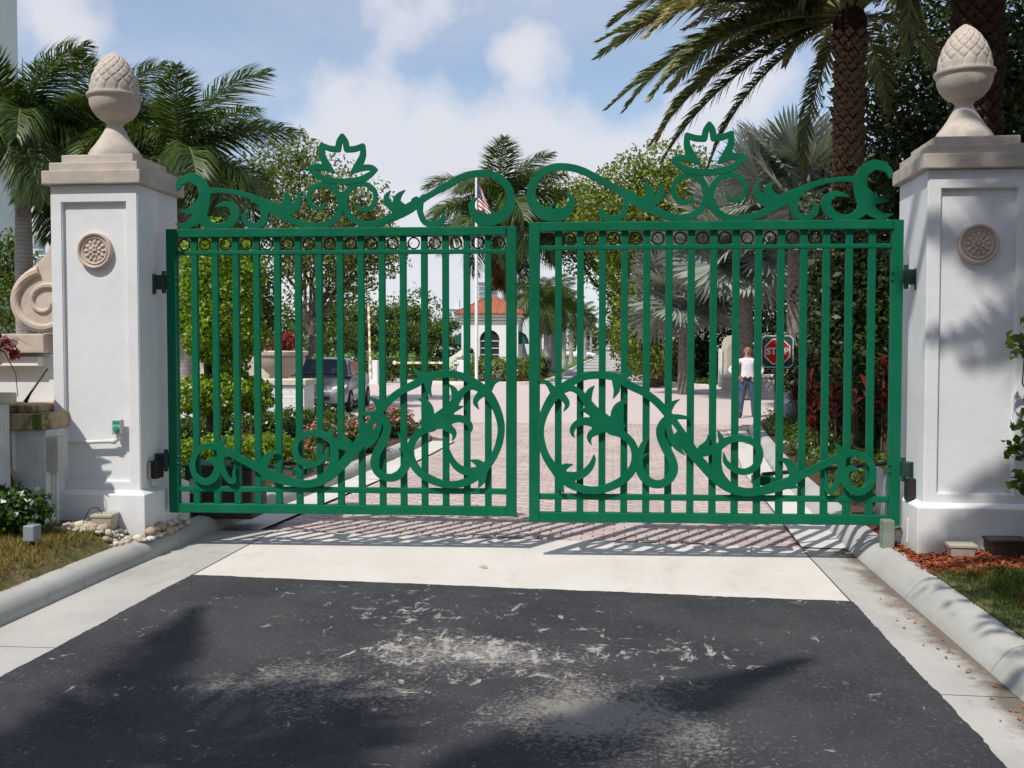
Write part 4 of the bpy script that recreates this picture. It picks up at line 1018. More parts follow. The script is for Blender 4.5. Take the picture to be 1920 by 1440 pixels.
def shrub(name, label, c, rad, n, L, leaf, flowers=None, nf=0, fl=0.05, seed=0, cat='shrub', group=None, stems=5, asp=0.5):
    s = thing(name, label, cat, (c[0], c[1], c[2]), 0, group)
    g = random.Random(seed); mb = MB()
    for i in range(stems):
        a = g.uniform(0, 6.28); mb.tube([(0, 0, -.05), (math.cos(a)*rad[0]*.3, math.sin(a)*rad[1]*.3, rad[2]*.8), (math.cos(a)*rad[0]*.7, math.sin(a)*rad[1]*.7, rad[2]*1.5)], [.016, .011, .005], 5)
    mb.build('stems', MAT['stem'], s, True)
    cl = [(g.uniform(-.45, .45)*rad[0], g.uniform(-.45, .45)*rad[1], rad[2]*g.uniform(.75, 1.15), rad[0]*.62, rad[1]*.62, rad[2]*.72) for _ in range(6)] + [(0, 0, rad[2]*.8, rad[0]*.8, rad[1]*.8, rad[2]*.75)]
    put('foliage', leaf_cloud('foliage', cl, n, L, asp, seed, .5), leaf, s)['kind'] = 'stuff'
    if flowers is not None:
        cl2 = [(x, y, z + rad[2]*.1, a*1.03, b_*1.03, c_*1.02) for x, y, z, a, b_, c_ in cl]
        put('flowers', leaf_cloud('flowers', cl2, nf, fl, .95, seed+9, .97, .3, .6, .2), flowers, s)['kind'] = 'stuff'
    return s
# ================================================================== fittings at the pillars
def fit(name, label, cat, loc, rz=0, group=None): return thing(name, label, cat, loc, rz, group)
# push button and conduit on the left pillar
b_ = fit('push_button_box', 'small grey push button box with teal button on the left pillar', 'button box', (-4.115, PY-.38, 1.08))
MB().box(-.042, .042, -.055, 0.0, -.06, .065).build('housing', MAT['lgrey_box'], b_, bevel=.006)
MB().box(-.030, .030, -.0575, -.054, .026, .052).build('label_plate', MAT['teal_btn'], b_)
MB().lathe([(.026, 0), (.026, .012), (.020, .02), (.002, .022)], 18, cap=False).build('button', MAT['teal_btn'], b_, True, loc=(0, -.054, -.012), rot=(R(90), 0, 0))
c_ = fit('conduit', 'white painted conduit running across the left pillar to the push button', 'conduit', (-4.66, PY-.38, 0.94))
MB().tube([(-.14, .05, -.035), (0.02, -.02, .0), (.50, -.022, .02), (.535, -.022, .03), (.55, -.022, .08)], .017, 10).build('pipe', MAT['pvc'], c_, True)
for x in (.06, .5): MB().tube([(x-.02, -.022, .004 + x*.03), (x+.02, -.022, .005 + x*.03)], .023, 10).build('coupling', MAT['pvc'], c_, True)
e_ = fit('electrical_box', 'light grey weatherproof electrical box beside the left pillar', 'electrical box', (-4.59, -0.52, 0.86))
MB().box(-.075, .085, -.09, .06, -.13, .15).build('cabinet', MAT['lgrey_box'], e_, bevel=.01, seg=2)
MB().box(-.079, .089, -.096, -.088, -.134, .154).build('cover', MAT['lgrey_box'], e_, bevel=.004)
for x in (-.02, .03): MB().tube([(x, -.02, -.62), (x, -.02, -.12)], .014, 8).build('pipe', MAT['pvc'], e_, True)
def open_box(name, label, loc, sx, sy, sz, mat, rz=0, taper=.85):
    o = fit(name, label, 'junction box', loc, rz)
    a, b2 = sx/2, sy/2
    MB().add([(-a*taper, -b2*taper, -.05), (a*taper, -b2*taper, -.05), (a*taper, b2*taper, -.05), (-a*taper, b2*taper, -.05), (-a, -b2, sz), (a, -b2, sz), (a, b2, sz), (-a, b2, sz)],
             [(0, 3, 2, 1), (4, 5, 6, 7), (0, 1, 5, 4), (1, 2, 6, 5), (2, 3, 7, 6), (3, 0, 4, 7)]).build('body', mat, o, bevel=.005)
    MB().box(-a*1.07, a*1.07, -b2*1.07, b2*1.07, sz-.012, sz+.012).build('lid', mat, o, bevel=.004)
    return o
bb = open_box('junction_box', 'beige plastic junction box among the pebbles at the left pillar', (-4.17, -0.50, .27), .17, .16, .095, MAT['beige_box'], .12)
MB().tube([(-.02, 0, .105), (-.05, -.02, .16), (-.11, -.03, .15), (-.15, -.05, .06), (-.18, -.05, -.02)], .004, 6).build('cable', MAT['black'], bb, True)
open_box('junction_box', 'beige plastic junction box in red mulch at the right pillar', (2.60, -0.52, .165), .19, .15, .095, MAT['beige_box'], -.05, .72)
open_box('junction_box', 'dark bronze floodlight box in red mulch at the right pillar', (2.93, -0.52, .155), .27, .18, .15, MAT['bronze'], .02, .85)
gb = fit('landscape_light', 'small grey landscape light box standing in the grass', 'garden light', (-4.245, -1.40, ZL(-4.245)))
MB().box(-.042, .042, -.05, .05, .055, .17).build('housing', MAT['grey_box'], gb, bevel=.005)
MB().tube([(0, 0, -.03), (0, 0, .06)], .018, 8).build('stake', MAT['black'], gb, True)
for x in (-.025, .01): MB().tube([(x, 0, .168), (x, 0, .186)], .007, 6).build('screw', MAT['steel'], gb)
gp_ = fit('gate_stop_post', 'short grey green gate stop post at the foot of the right gate leaf', 'post', (2.175, -0.10, .10), .1)
MB().box(-.045, .045, -.05, .05, -.05, .27).build('post', MAT['green_post'], gp_, bevel=.012, seg=2)
MB().lathe([(.06, .0), (.09, .03), (.06, .06)], 16, cap=False).build('coil', MAT['bark'], gp_, True, loc=(.14, .12, .1), rot=(R(90), 0, 0))
# latch / magnetic lock boxes on the pillar cheeks
lk = fit('gate_sensor_box', 'black gate sensor box on the inner cheek of the left pillar', 'sensor box', (-3.935, -0.10, 0.70))
MB().box(0.0, .075, -.11, .03, -.075, .075).build('housing', MAT['black'], lk, bevel=.008, seg=2)
MB().box(.01, .03, -.135, -.11, -.08, .07).build('bracket', MAT['steel'], lk, bevel=.003)
MB().tube([(.03, -.10, -.07), (.05, -.12, -.12), (.03, -.02, -.14)], .009, 6).build('cable', MAT['pvc'], lk, True)
lk = fit('gate_sensor_box', 'black gate sensor box on the inner cheek of the right pillar', 'sensor box', (2.378, -0.10, 0.62))
MB().box(-.07, 0.0, -.06, .03, -.09, .085).build('housing', MAT['black'], lk, bevel=.008, seg=2)
MB().tube([(-.03, -.02, -.08), (-.025, -.04, -.17), (-.06, -.06, -.24), (-.06, -.05, -.42)], .009, 6).build('cable', MAT['pvc'], lk, True)
MB().tube([(-.01, -.02, -.08), (-.01, -.04, -.18), (-.05, -.06, -.25), (-.045, -.05, -.42)], .009, 6).build('cable', MAT['black'], lk, True)
# swing gate openers behind the leaves
op = fit('gate_opener', 'dark bronze gate opener cabinet with arm behind the left gate leaf', 'gate opener', (-3.72, 0.95, .139))
MB().box(-.33, .33, -.20, .22, -.02, .47).build('cabinet', MAT['bronze'], op, bevel=.02, seg=2)
MB().box(-.345, .345, -.215, .235, .465, .495).build('lid', MAT['hinge'], op, bevel=.008)
MB().box(-.27, -.19, -.203, -.199, .22, .36).build('label_plate', MAT['lgrey_box'], op)
MB().tube([(.10, -.1, .51), (.95, -.62, .52)], .018, 8).build('arm', MAT['hinge'], op, True)
MB().box(.93, 1.06, -.82, -.60, .49, .55).build('bracket', MAT['green'], op, bevel=.005)
op = fit('gate_opener', 'grey green gate opener housing with black arm behind the right gate leaf', 'gate opener', (2.62, 1.2, .139))
MB().add([(-.16, -.15, -.02), (.25, -.15, -.02), (.25, .2, -.02), (-.16, .2, -.02), (-.16, -.1, .50), (.06, -.1, .28), (.06, .15, .28), (-.16, .15, .50), (.25, -.1, .20), (.25, .15, .20)],
         [(0, 3, 2, 1), (0, 1, 8, 5, 4), (2, 3, 7, 6, 9), (3, 0, 4, 7), (1, 2, 9, 8), (4, 5, 6, 7), (5, 8, 9, 6)]).build('cabinet', MAT['grey_box'], op, bevel=.01)
MB().tube([(-.05, -.05, .545), (-1.38, -1.02, .545)], .017, 8).build('arm', MAT['black'], op, True)
MB().box(-1.47, -1.30, -1.17, -.98, .47, .54).build('bracket', MAT['green'], op, bevel=.005)
# pebbles at the left pillar
g = random.Random(11)
def pebble_mesh(seed):
    q = random.Random(seed); bm = bmesh.new(); bmesh.ops.create_icosphere(bm, subdivisions=2, radius=1.0)
    ph = [q.uniform(0, 6) for _ in range(4)]
    for v in bm.verts:
        k = 1 + .12*math.sin(v.co.x*2.3+ph[0]) + .10*math.sin(v.co.y*3.1+ph[1]) + .06*math.sin(v.co.z*4+ph[2]); v.co *= k
    me = bpy.data.meshes.new('pebble'); bm.to_mesh(me); bm.free()
    me.polygons.foreach_set('use_smooth', [True]*len(me.polygons)); return me
PM = []
for i in range(9):
    me = pebble_mesh(i); me.materials.append(MAT[('pebble', 'pebble_b', 'pebble_c')[i % 3]]); PM.append(me)
spots = []
tries = 0
while len(spots) < 110 and tries < 30000:
    tries += 1
    y = g.uniform(-.82, .35); x = g.uniform(-4.42, -3.82)
    if y > -.43 and x < -3.86: continue
    if x > -3.95 and y < -.5: continue
    if abs(x-PLx) < .455 and y > -.42: continue
    if abs(x+4.17) < .10 and abs(y+.50) < .09: continue
    if y < -.80 + (x+4.42)*.15: continue
    s_ = g.uniform(.022, .048)
    if any((x-a)**2+(y-b2)**2 < (.62*(s_+c2))**2 for a, b2, c2 in spots): continue
    spots.append((x, y, s_))
for i, (x, y, s_) in enumerate(spots):
    o = put('pebble', PM[g.randrange(9)], None, None, (x, y, max(ZL(x) if y < -.43 else .15, .15) + s_*.34 + (.05 if y > -.43 else 0)*(x < -3.845)), (g.uniform(-.3, .3), g.uniform(-.3, .3), g.uniform(0, 6)), (s_*g.uniform(.9, 1.35), s_*g.uniform(.8, 1.1), s_*g.uniform(.55, .8)))
    tag(o, 'pale rounded river pebble lying at the foot of the left pillar', 'pebble', 'river pebbles by the left pillar')

# ================================================================== fountain wall left of the pillar
wl = thing('garden_wall', 'white and coral stone garden wall with carved volute left of the pillar', 'wall', (0, 0, 0))
MB().box(-9.0, -4.64, -.06, .30, .1, 1.695).build('wall_face', MAT['stucco'], wl, bevel=.006)
MB().box(-9.0, -4.86, -.20, .34, 1.695, 1.86).build('ledge', MAT['stone_pink'], wl, bevel=.012, seg=2)
MB().box(-9.0, -4.945, -.145, -.058, 1.58, 1.665).build('string_course', MAT['white_block'], wl, bevel=.006)
# volute: stone scroll standing on the ledge against the pillar
vo_pts = []
out_l = [(-4.69, 2.74), (-4.79, 2.74), (-4.82, 2.62), (-4.88, 2.52), (-4.98, 2.44), (-5.09, 2.37), (-5.17, 2.28), (-5.205, 2.17), (-5.19, 2.06), (-5.13, 1.96), (-5.03, 1.89), (-4.90, 1.862), (-4.69, 1.862)]
vp = smooth_poly(out_l, 2)
vol = MB().prism([(x, z) for x, z in vp], 'y', -.14, .20).build('volute', MAT['stone_pink'], wl, bevel=.008)
sp = []
for i in range(60):
    u = i/59; a = R(100) + u*R(620); r_ = .27*(1-u)**.9 + .03
    sp.append((-4.87 + r_*math.cos(a)*1.0, -.142, 2.13 + r_*math.sin(a)*.92))
mb = MB(); mb.tube(sp, [.040*(1-.6*i/59) for i in range(60)], 8); mb.build('carved_spiral', MAT['stone_pink'], vol, True)
# pedestal with mossy basin ledge
pd = thing('fountain_pedestal', 'stained white fountain pedestal with mossy stone ledge at the left edge', 'pedestal', (0, 0, 0))
MB().box(-8.5, -4.60, -.62, -.062, .12, 1.075).build('block', MAT['stained'], pd, bevel=.008)
MB().box(-8.5, -4.86, -.66, -.2, .12, 1.074).build('front_panel', MAT['stained'], pd, bevel=.008)
MB().box(-8.5, -4.575, -.70, -.062, 1.078, 1.205).build('ledge', MAT['moss_stone'], pd, bevel=.012, seg=2)
MB().box(-8.5, -4.72, -.60, -.062, 1.208, 1.27).build('upper_ledge', MAT['moss_stone'], pd, bevel=.012, seg=2)
medallion(pd, .64, -.664, .15, MAT['moss_stone']).location.x = -4.96
bs = thing('fountain_plinth', 'white plinth carrying the stone urn at the left edge', 'plinth', (-5.14, -1.02, .28))
MB().box(-.30, .30, -.30, .30, -.05, 1.02).build('block', MAT['stained'], bs, bevel=.01)
MB().box(-.34, .34, -.34, .34, 1.02, 1.10).build('cap_slab', MAT['stone'], bs, bevel=.01)
un = thing('stone_urn', 'round coral stone planter urn cut by the left edge', 'urn', (-5.13, -1.02, 1.38))
MB().lathe([(.10, 0), (.20, .0), (.20, .03), (.12, .06), (.11, .10), (.20, .15), (.32, .20), (.40, .27), (.43, .33), (.415, .36), (.46, .375), (.475, .395), (.475, .425), (.44, .43), (.40, .40), (.05, .37)], 40, cap=False).build('bowl', MAT['stone_pink'], un, True)
cp = thing('bromeliad_plant', 'crimson leaved plant drooping from the stone urn', 'plant', (-5.0, -1.02, 1.76))
mb = MB(); gg = random.Random(4); V = []; Q = []
for i in range(60):
    a = gg.uniform(0, 6.28); l = gg.uniform(.14, .34); el = gg.uniform(.2, 1.3)
    p0 = Vector((gg.uniform(-.3, .2), gg.uniform(-.2, .2), 0)); d = Vector((math.cos(a)*math.cos(el), math.sin(a)*math.cos(el), math.sin(el)))
    sd2 = d.cross(Vector((0, 0, 1))).normalized()*.022; m1 = p0 + d*l*.55; e1 = p0 + d*l*.95 - Vector((0, 0, l*.35))
    k = len(V); V += [p0-sd2*.5, p0+sd2*.5, m1+sd2, m1-sd2, e1+sd2*.2, e1-sd2*.2]; Q += [(k, k+1, k+2, k+3), (k+3, k+2, k+4, k+5)]
put('leaves', mesh_np('leaves', [tuple(v) for v in V], Q), MAT['red_leaf'], cp)
put('drooping_bracts', leaf_cloud('drooping_bracts', [(.34, -.04, .02, .07, .05, .06), (.40, -.02, -.06, .05, .04, .06), (.28, -.04, .07, .06, .05, .04)], 60, .06, .5, 4, .3), MAT['redflower'], cp)['kind'] = 'stuff'
tw = MB()
tw.tube([(.2, -.05, .0), (.35, -.05, -.05), (.42, -.02, -.22), (.42, 0, -.40)], [.006, .005, .004, .003], 5)
tw.build('trailing_stem', MAT['stem'], cp, True)
ln_ = thing('spear_light', 'thin black spear light leaning against the garden wall', 'garden light', (-4.86, -.30, 1.26))
MB().tube([(-.10, -.02, .02), (-.055, -.01, .10), (.02, .12, .30)], [.018, .010, .008], 8).build('rod', MAT['black'], ln_, True)

# ================================================================== near plants
shrub('gardenia_shrub', 'glossy dark gardenia shrub with white blossoms left of the left pillar', (-4.80, -.98, .22), (.50, .28, .24), 5200, .062, MAT['gardenia'], MAT['white_flower'], 95, .050, 3, 'shrub', None, 8, .52)
shrub('gardenia_shrub', 'second gardenia shrub at the far left edge of the photo', (-5.6, -1.1, .22), (.45, .30, .24), 2600, .062, MAT['gardenia'], MAT['white_flower'], 30, .042, 8, 'shrub', None, 8, .52)
# hibiscus branch at the right edge
hb = thing('hibiscus_shrub', 'dark leafy hibiscus branches entering at the right edge', 'shrub', (3.06, -.80, .17))
mb = MB(); cl = []; gg = random.Random(21)
for i in range(16):
    zt = gg.uniform(.55, 1.85); xo = gg.uniform(-.30, .1) if .7 < zt < 1.15 else gg.uniform(-.14, .12)
    e1 = Vector((xo, gg.uniform(-.14, .14), zt)); pts, rd = limb((gg.uniform(.0, .12), 0, gg.uniform(0, .5)), e1, .012, .004, i, 5, .1); mb.tube(pts, rd, 5)
    cl.append((e1.x, e1.y, e1.z, .11, .10, .10))
mb.build('stems', MAT['stem'], hb, True)
cl += [(.16, 0, z, .24, .2, .2) for z in (.35, .65, .95, 1.25, 1.5)]
put('foliage', leaf_cloud('foliage', cl, 1100, .085, .62, 5, .4), MAT['mid'], hb)['kind'] = 'stuff'
# grass blades
def blades(name, n, xr, yr, zf, hh, mat, seed, keep=None):
    q = np.random.default_rng(seed); x = q.uniform(*xr, n); y = q.uniform(*yr, n)
    if keep is not None:
        k = np.array([keep(a, b2) for a, b2 in zip(x, y)]); x = x[k]; y = y[k]; n = len(x)
    z = np.array([zf(a) for a in x]); a = q.uniform(0, 6.28, n); h_ = hh*q.uniform(.45, 1.25, n); ln = q.normal(size=(n, 2))*h_[:, None]*.55
    v = np.empty((n, 3, 3)); wd = .0045
    v[:, 0] = np.stack([x-np.cos(a)*wd, y-np.sin(a)*wd, z-.004], 1); v[:, 1] = np.stack([x+np.cos(a)*wd, y+np.sin(a)*wd, z-.004], 1); v[:, 2] = np.stack([x+ln[:, 0], y+ln[:, 1], z+h_], 1)
    o = put(name, mesh_np(name, v.reshape(-1, 3), None, np.arange(3*n).reshape(n, 3)), mat); o['kind'] = 'stuff'
    return o
tag(blades('grass', 26000, (-5.6, -3.965), (-4.2, -.55), ZL, .045, MAT['grass'], 1, lambda x, y: y < -.70 + (-3.97-x)*(-.25) or (x > -4.2 and y < -.72)), 'dry short grass along the left kerb', 'grass')
tag(blades('grass', 26000, (2.23, 4.4), (-4.4, -.95), ZR, .05, MAT['grass_dark'], 2, lambda x, y: y < -1.0), 'green shaded grass along the right kerb', 'grass')
q = np.random.default_rng(5); n = 5200
x = q.uniform(2.2, 4.3, n); y = q.uniform(-1.12, .1, n); a = q.uniform(0, 6.28, n); l = q.uniform(.012, .035, n); z = np.array([ZR(v) for v in x]) + q.uniform(.002, .02, n)
v = np.empty((n, 4, 3)); ux, uy = np.cos(a), np.sin(a); tz = q.uniform(-.4, .4, n)
for i, (s1, s2) in enumerate(((-1, -.3), (1, -.3), (1, .3), (-1, .3))):
    v[:, i] = np.stack([x+ux*l*s1-uy*l*s2, y+uy*l*s1+ux*l*s2, z + s1*l*tz], 1)
mo = put('mulch', mesh_np('mulch', v.reshape(-1, 3), np.arange(4*n).reshape(n, 4)), MAT['mulch']); tag(mo, 'red bark mulch round the right pillar', 'mulch', None, 'stuff')
sheet('verge_lawn_right', [(2.235, -14), (12, -14), (12, -1.05), (2.6, -1.02), (2.235, -.98)], .158, MAT['lawn'])
# fallen leaves on the road and in the right gutter
lm = []
for i in range(4):
    q2 = random.Random(i+40); vs = []; 
    for k, (u, w_) in enumerate(((0, .0), (.25, .28), (.55, .34), (.85, .18), (1, 0))):
        zc = .12*math.sin(u*3+i); vs += [(u-.5, -w_*.6, zc + .12*w_), (u-.5, 0, zc), (u-.5, w_*.6, zc + .12*w_)]
    lm.append(MB().add(vs, [(k*3+j, (k+1)*3+j, (k+1)*3+j+1, k*3+j+1) for k in range(4) for j in range(2)]).mesh('fallen_leaf'))
gg = random.Random(9)
fl = [(-1.02, -.55, .09, 'single curled brown leaf lying alone on the pale concrete apron')] + [(gg.gauss(1.91, .05), gg.uniform(-3.6, -.5), gg.uniform(.018, .042), None) for _ in range(60)] + [(gg.uniform(-.6, 1.6), gg.uniform(-3.9, -1.5), gg.uniform(.014, .026), 0) for _ in range(12)]
for x, y, s_, lb in fl:
    o = put('fallen_leaf', lm[gg.randrange(4)], MAT['leaf_litter'], None, (x, y, .012), (gg.uniform(-.15, .15), gg.uniform(-.15, .15), gg.uniform(0, 6.28)), (s_,)*3)
    tag(o, lb or ('small dry leaf caught in the gutter along the right kerb' if lb is None else 'small dry leaf lying on the dark asphalt'), 'leaf', 'dry leaves in the right gutter' if lb is None else ('dry leaves on the asphalt' if lb == 0 else None))
# ================================================================== planting behind the gate, left
def W3(px_, py_, d): p = at(px_, py_, d); return (p.x, p.y, p.z)
def CP(px_, py_, d, r, ry=None, rz=None):
    """foliage clump centred on a line of sight at depth d, radii in metres"""
    p = at(px_, py_, d); return (p.x, p.y, p.z, r, ry or r, rz or r)
d = 14.2
bx_, by_ = xy(392, d)
tp = thing('topiary_tree', 'bright green clipped two tier topiary behind the left gate leaf', 'topiary', (bx_, by_, .139))
MB().tube([(0, 0, -.1), (0.02, 0, .6), (-.02, 0, 1.3), (0, 0, 2.2)], [.075, .065, .06, .04], 10).build('trunk', MAT['bark'], tp, True)
MB().tube([(0, 0, 1.0), (.14, 0, 1.35), (.32, .05, 1.8)], [.04, .035, .02], 8).build('trunk_fork', MAT['bark'], tp, True)
put('upper_foliage', leaf_cloud('upper_foliage', [(.18, 0, 2.25, .62, .60, .95), (.16, 0, 2.75, .52, .5, .60), (.20, 0, 1.9, .60, .6, .60)], 17000, .060, .62, 1, .82), MAT['topiary'], tp)
put('lower_foliage', leaf_cloud('lower_foliage', [(-.1, 0, .92, .42, .5, .30), (.35, 0, .95, .48, .5, .32), (.66, 0, .9, .28, .3, .24)], 8000, .060, .62, 2, .78), MAT['topiary'], tp)
for i, (px_, dd, w_, lbl) in enumerate(((370, 12.6, .42, 'low clipped hedge clump nearest the left pillar behind the gate'), (440, 12.8, .42, 'low clipped hedge clump under the topiary, middle of its row'), (505, 13.4, .40, 'low clipped hedge clump right of the topiary trunk'))):
    q = xy(px_, dd); shrub('hedge_clump', lbl, (q[0], q[1], .139), (w_, .35, .27), 1900, .055, MAT['topiary'], None, 0, 0, 30+i, 'shrub', 'low hedge clumps', 4, .6)
for i, (px_, dd, rr_, lbl, fw_) in enumerate(((548, 15.4, .38, 'leafy green shrub left of the pink ixora clumps', 'white_flower'), (592, 14.2, .36, 'pink ixora clump seen through the gate ring', 'pink'), (640, 16.6, .42, 'green shrub with a few red blooms in front of the parked car', 'redflower'), (672, 15.2, .40, 'pink ixora clump low behind the gate scroll', 'pink'), (705, 17.4, .42, 'pink ixora clump beside the rear wheel of the car', 'pink'), (742, 17.9, .36, 'pink ixora clump at the rounded tip of the bed', 'pink'), (610, 18.4, .42, 'leafy green shrub at the foot of the white block wall', 'white_flower'))):
    q = xy(px_, dd); shrub('ixora_shrub' if fw_ == 'pink' else 'bed_shrub', lbl, (q[0], q[1], .139), (rr_, rr_, .30), 1700, .065, MAT['cover'], MAT[fw_], 330 if fw_ == 'pink' else 30, .055, 50+i, 'shrub', None, 5)
# low white block wall with capped end
d = 22.0
wx, wy = xy(570, d)
bw_ = thing('block_wall', 'low white painted block wall with stone cap near the parked car', 'wall', (wx, wy, .10))
MB().box(-3.28, -.012, .012, .72, 0, .80).build('core', MAT['joint'], bw_)
bk = {}
for r_ in range(8):
    x = -3.3 + (.0 if r_ % 2 else -.2)
    while x < -.001:
        x0 = max(x, -3.3); x1 = min(x+.4, 0); L_ = round(x1-x0, 3)
        if L_ > .05:
            if L_ not in bk: bk[L_] = MB().box(.003, L_-.003, 0, .10, .003, .097).mesh('block', bevel=.003)
            put('block', bk[L_], MAT['white_block'], bw_, (x0, 0, r_*.1))
        x += .4
MB().box(-.10, .0, .102, .73, 0, .80).build('end_face', MAT['white_block'], bw_, bevel=.004)
MB().box(-3.35, .05, -.05, .78, .802, .93).build('cap_slab', MAT['cream'], bw_, bevel=.01)
d = 25.0
qx, qy = xy(415, d)
cw = thing('cream_wall', 'low cream garden wall glimpsed behind the topiary', 'wall', (qx, qy, .05))
MB().box(-2.6, 1.25, 0, .3, 0, 1.62).build('wall_face', MAT['cream'], cw, bevel=.01)
MB().box(-2.65, 1.30, -.06, .36, 1.622, 1.72).build('coping', MAT['white_block'], cw, bevel=.01)
qx, qy = xy(528, 24.2)
bp = thing('bowl_planter', 'wide tan stone bowl planter of red flowers behind the gate', 'planter', (qx, qy, .05))
MB().box(-.26, .26, -.26, .26, 0, .75).build('pedestal', MAT['stone'], bp, bevel=.01)
bp.scale = (.88, .88, .97)
MB().lathe([(.12, .75), (.24, .75), (.22, .83), (.16, .9), (.18, 1.0), (.42, 1.12), (.60, 1.30), (.66, 1.48), (.62, 1.52), (.72, 1.56), (.74, 1.64), (.70, 1.67), (.6, 1.64), (.1, 1.6)], 36, cap=False).build('bowl', MAT['stone_pink'], bp, True)
put('flowers', leaf_cloud('flowers', [(0, 0, 1.84, .58, .5, .22), (.25, 0, 1.92, .35, .35, .22)], 900, .09, .6, 6, .4), MAT['redflower'], bp)
put('foliage', leaf_cloud('foliage', [(0, 0, 1.76, .56, .5, .18)], 400, .10, .4, 7, .3), MAT['cover'], bp)

# ================================================================== cars
def wheel(parent, x, y, r_=.315, w_=.20, sgn=1):
    t_ = MB().lathe([(r_*.62, -w_/2), (r_*.93, -w_/2), (r_, -w_*.3), (r_, w_*.3), (r_*.93, w_/2), (r_*.62, w_/2)], 28, cap=False).build('wheel', MAT['rubber'], parent, True, loc=(x, y, r_), rot=(R(90), 0, 0))
    mb = MB(); mb.lathe([(r_*.64, -.02), (r_*.60, .02), (r_*.2, .03), (.001, .03)], 24, c=(0, 0, w_*.18*-sgn - .015), cap=False)
    for k in range(5):
        a = 2*math.pi*k/5; mb.tube([(.05*math.cos(a), .05*math.sin(a), -sgn*w_*.46), (r_*.6*math.cos(a), r_*.6*math.sin(a), -sgn*w_*.42)], [.035, .025], 6)
    mb.build('rim', MAT['rim'], t_, True)
    return t_
def loft(sections, mi=0, close=True):
    n = len(sections[0]); vs = [p for s in sections for p in s]
    fs = [(i*n+k, i*n+(k+1) % n, (i+1)*n+(k+1) % n, (i+1)*n+k) for i in range(len(sections)-1) for k in range(n)]
    if close: fs += [tuple(range(n-1, -1, -1)), tuple((len(sections)-1)*n+k for k in range(n))]
    return MB().add(vs, fs)
def car(label, loc, rz, paint, L=4.45, Wd=1.76, Ht=1.47, detail=True, name='parked_car', truck=False):
    c = thing(name, label, 'car', loc, rz)
    h = Wd/2; S_ = []
    # stations: x (front is +x), half width, sill z, belt z, hood centre z
    st = [(L/2, .58, .38, .55, .56), (L/2-.06, .74, .28, .64, .67), (L/2-.30, .84, .22, .72, .77), (L/2-.75, .875, .20, .82, .88), (L/2-1.25, .88, .20, .90, .97), (L/2-1.9, .88, .20, .94, 1.0), (0, .88, .20, .95, 1.0), (-L/2+1.4, .88, .20, .97, 1.02), (-L/2+.8, .875, .22, .99, 1.05), (-L/2+.35, .85, .26, .98, 1.04), (-L/2+.08, .78, .34, .93, .97), (-L/2, .66, .42, .85, .87)]
    for x, w_, zs, zb, zc in st:
        w_ = w_*h/.88
        half = [(0, zs), (w_*.86, zs), (w_*.985, zs+.10), (w_*1.0, (zs+zb)/2), (w_*.985, zb-.06), (w_*.93, zb), (w_*.55, zc-.015), (0, zc)]
        S_.append([(x, y, z) for y, z in half] + [(x, -y, z) for y, z in half[-2:0:-1]])
    body = loft(S_[::-1]).build('body', paint, c, True)
    # greenhouse
    xb, xt, xr, xe = L/2-1.15, L/2-1.95, -L/2+.95, -L/2+.25
    if truck: xr, xe = -.35, -.55
    gh = [(xb, .80, .98, .76), (xt+.40, .77, 1.24, .66), (xt, .74, Ht-.07, .55), (xt-.45, .74, Ht, .50), ((xt+xr)/2, .74, Ht, .50), (xr, .72, Ht-.07, .51), ((xr+xe)/2, .74, Ht-.24, .58), (xe, .76, 1.02, .72)]
    S2 = []
    for x, wb, zt, wt in gh:
        S2.append([(x, wb*h/.88, .96), (x, (wb*.45+wt*.55)*h/.88, .96+(zt-.96)*.72), (x, wt*.94*h/.88, max(.965, zt-.03)), (x, 0, max(.97, zt)), (x, -wt*.94*h/.88, max(.965, zt-.03)), (x, -(wb*.45+wt*.55)*h/.88, .96+(zt-.96)*.72), (x, -wb*h/.88, .96)])
    cab = loft(S2[::-1]).build('cabin', paint, c, True)
    # glass laid proud of the cabin
    def glass(name, quads):
        return MB().add([q for qd in quads for q in qd], [tuple(range(4*i, 4*i+4)) for i in range(len(quads))]).build(name, MAT['car_glass'], c)
    k_ = h/.88
    glass('windscreen', [[(xb-.01, -.74*k_, 1.0), (xb-.01, .74*k_, 1.0), (xt+.05, .53*k_, Ht-.075), (xt+.05, -.53*k_, Ht-.075)]]).location = (.03, 0, .022)
    for sd_ in (-1, 1):
        glass('side_window', [[(xb-.22, sd_*.79*k_, 1.0), (xt-.30, sd_*.785*k_, 1.0), (xt-.30, sd_*.62*k_, Ht-.12), (xt+.06, sd_*.63*k_, Ht-.14)], [(xt-.36, sd_*.785*k_, 1.0), (xr+.25, sd_*.785*k_, 1.02), (xr+.15, sd_*.62*k_, Ht-.14), (xt-.36, sd_*.62*k_, Ht-.12)]]).location = (0, sd_*.012, 0)
        mr = MB().lathe([(.0, -.06), (.05, -.05), (.07, 0), (.055, .05), (.0, .06)], 12, cap=False).build('wing_mirror', paint, c, True, loc=(xb-.32, sd_*(.98*k_), 1.04), rot=(R(90), 0, 0)); mr.scale = (.8, .9, 1.6)
        hl = MB().add([(L/2-.04, sd_*.50*k_, .60), (L/2-.22, sd_*.80*k_, .64), (L/2-.40, sd_*.845*k_, .74), (L/2-.25, sd_*.72*k_, .745), (L/2-.10, sd_*.50*k_, .69)], [(0, 1, 2, 3, 4)]).build('headlight', MAT['lamp_glass'], c); hl.location = (.02, sd_*.012, .012)
        for x in (L/2-.82, -L/2+.82): wheel(c, x, sd_*(h-.09), .315, .20, sd_)
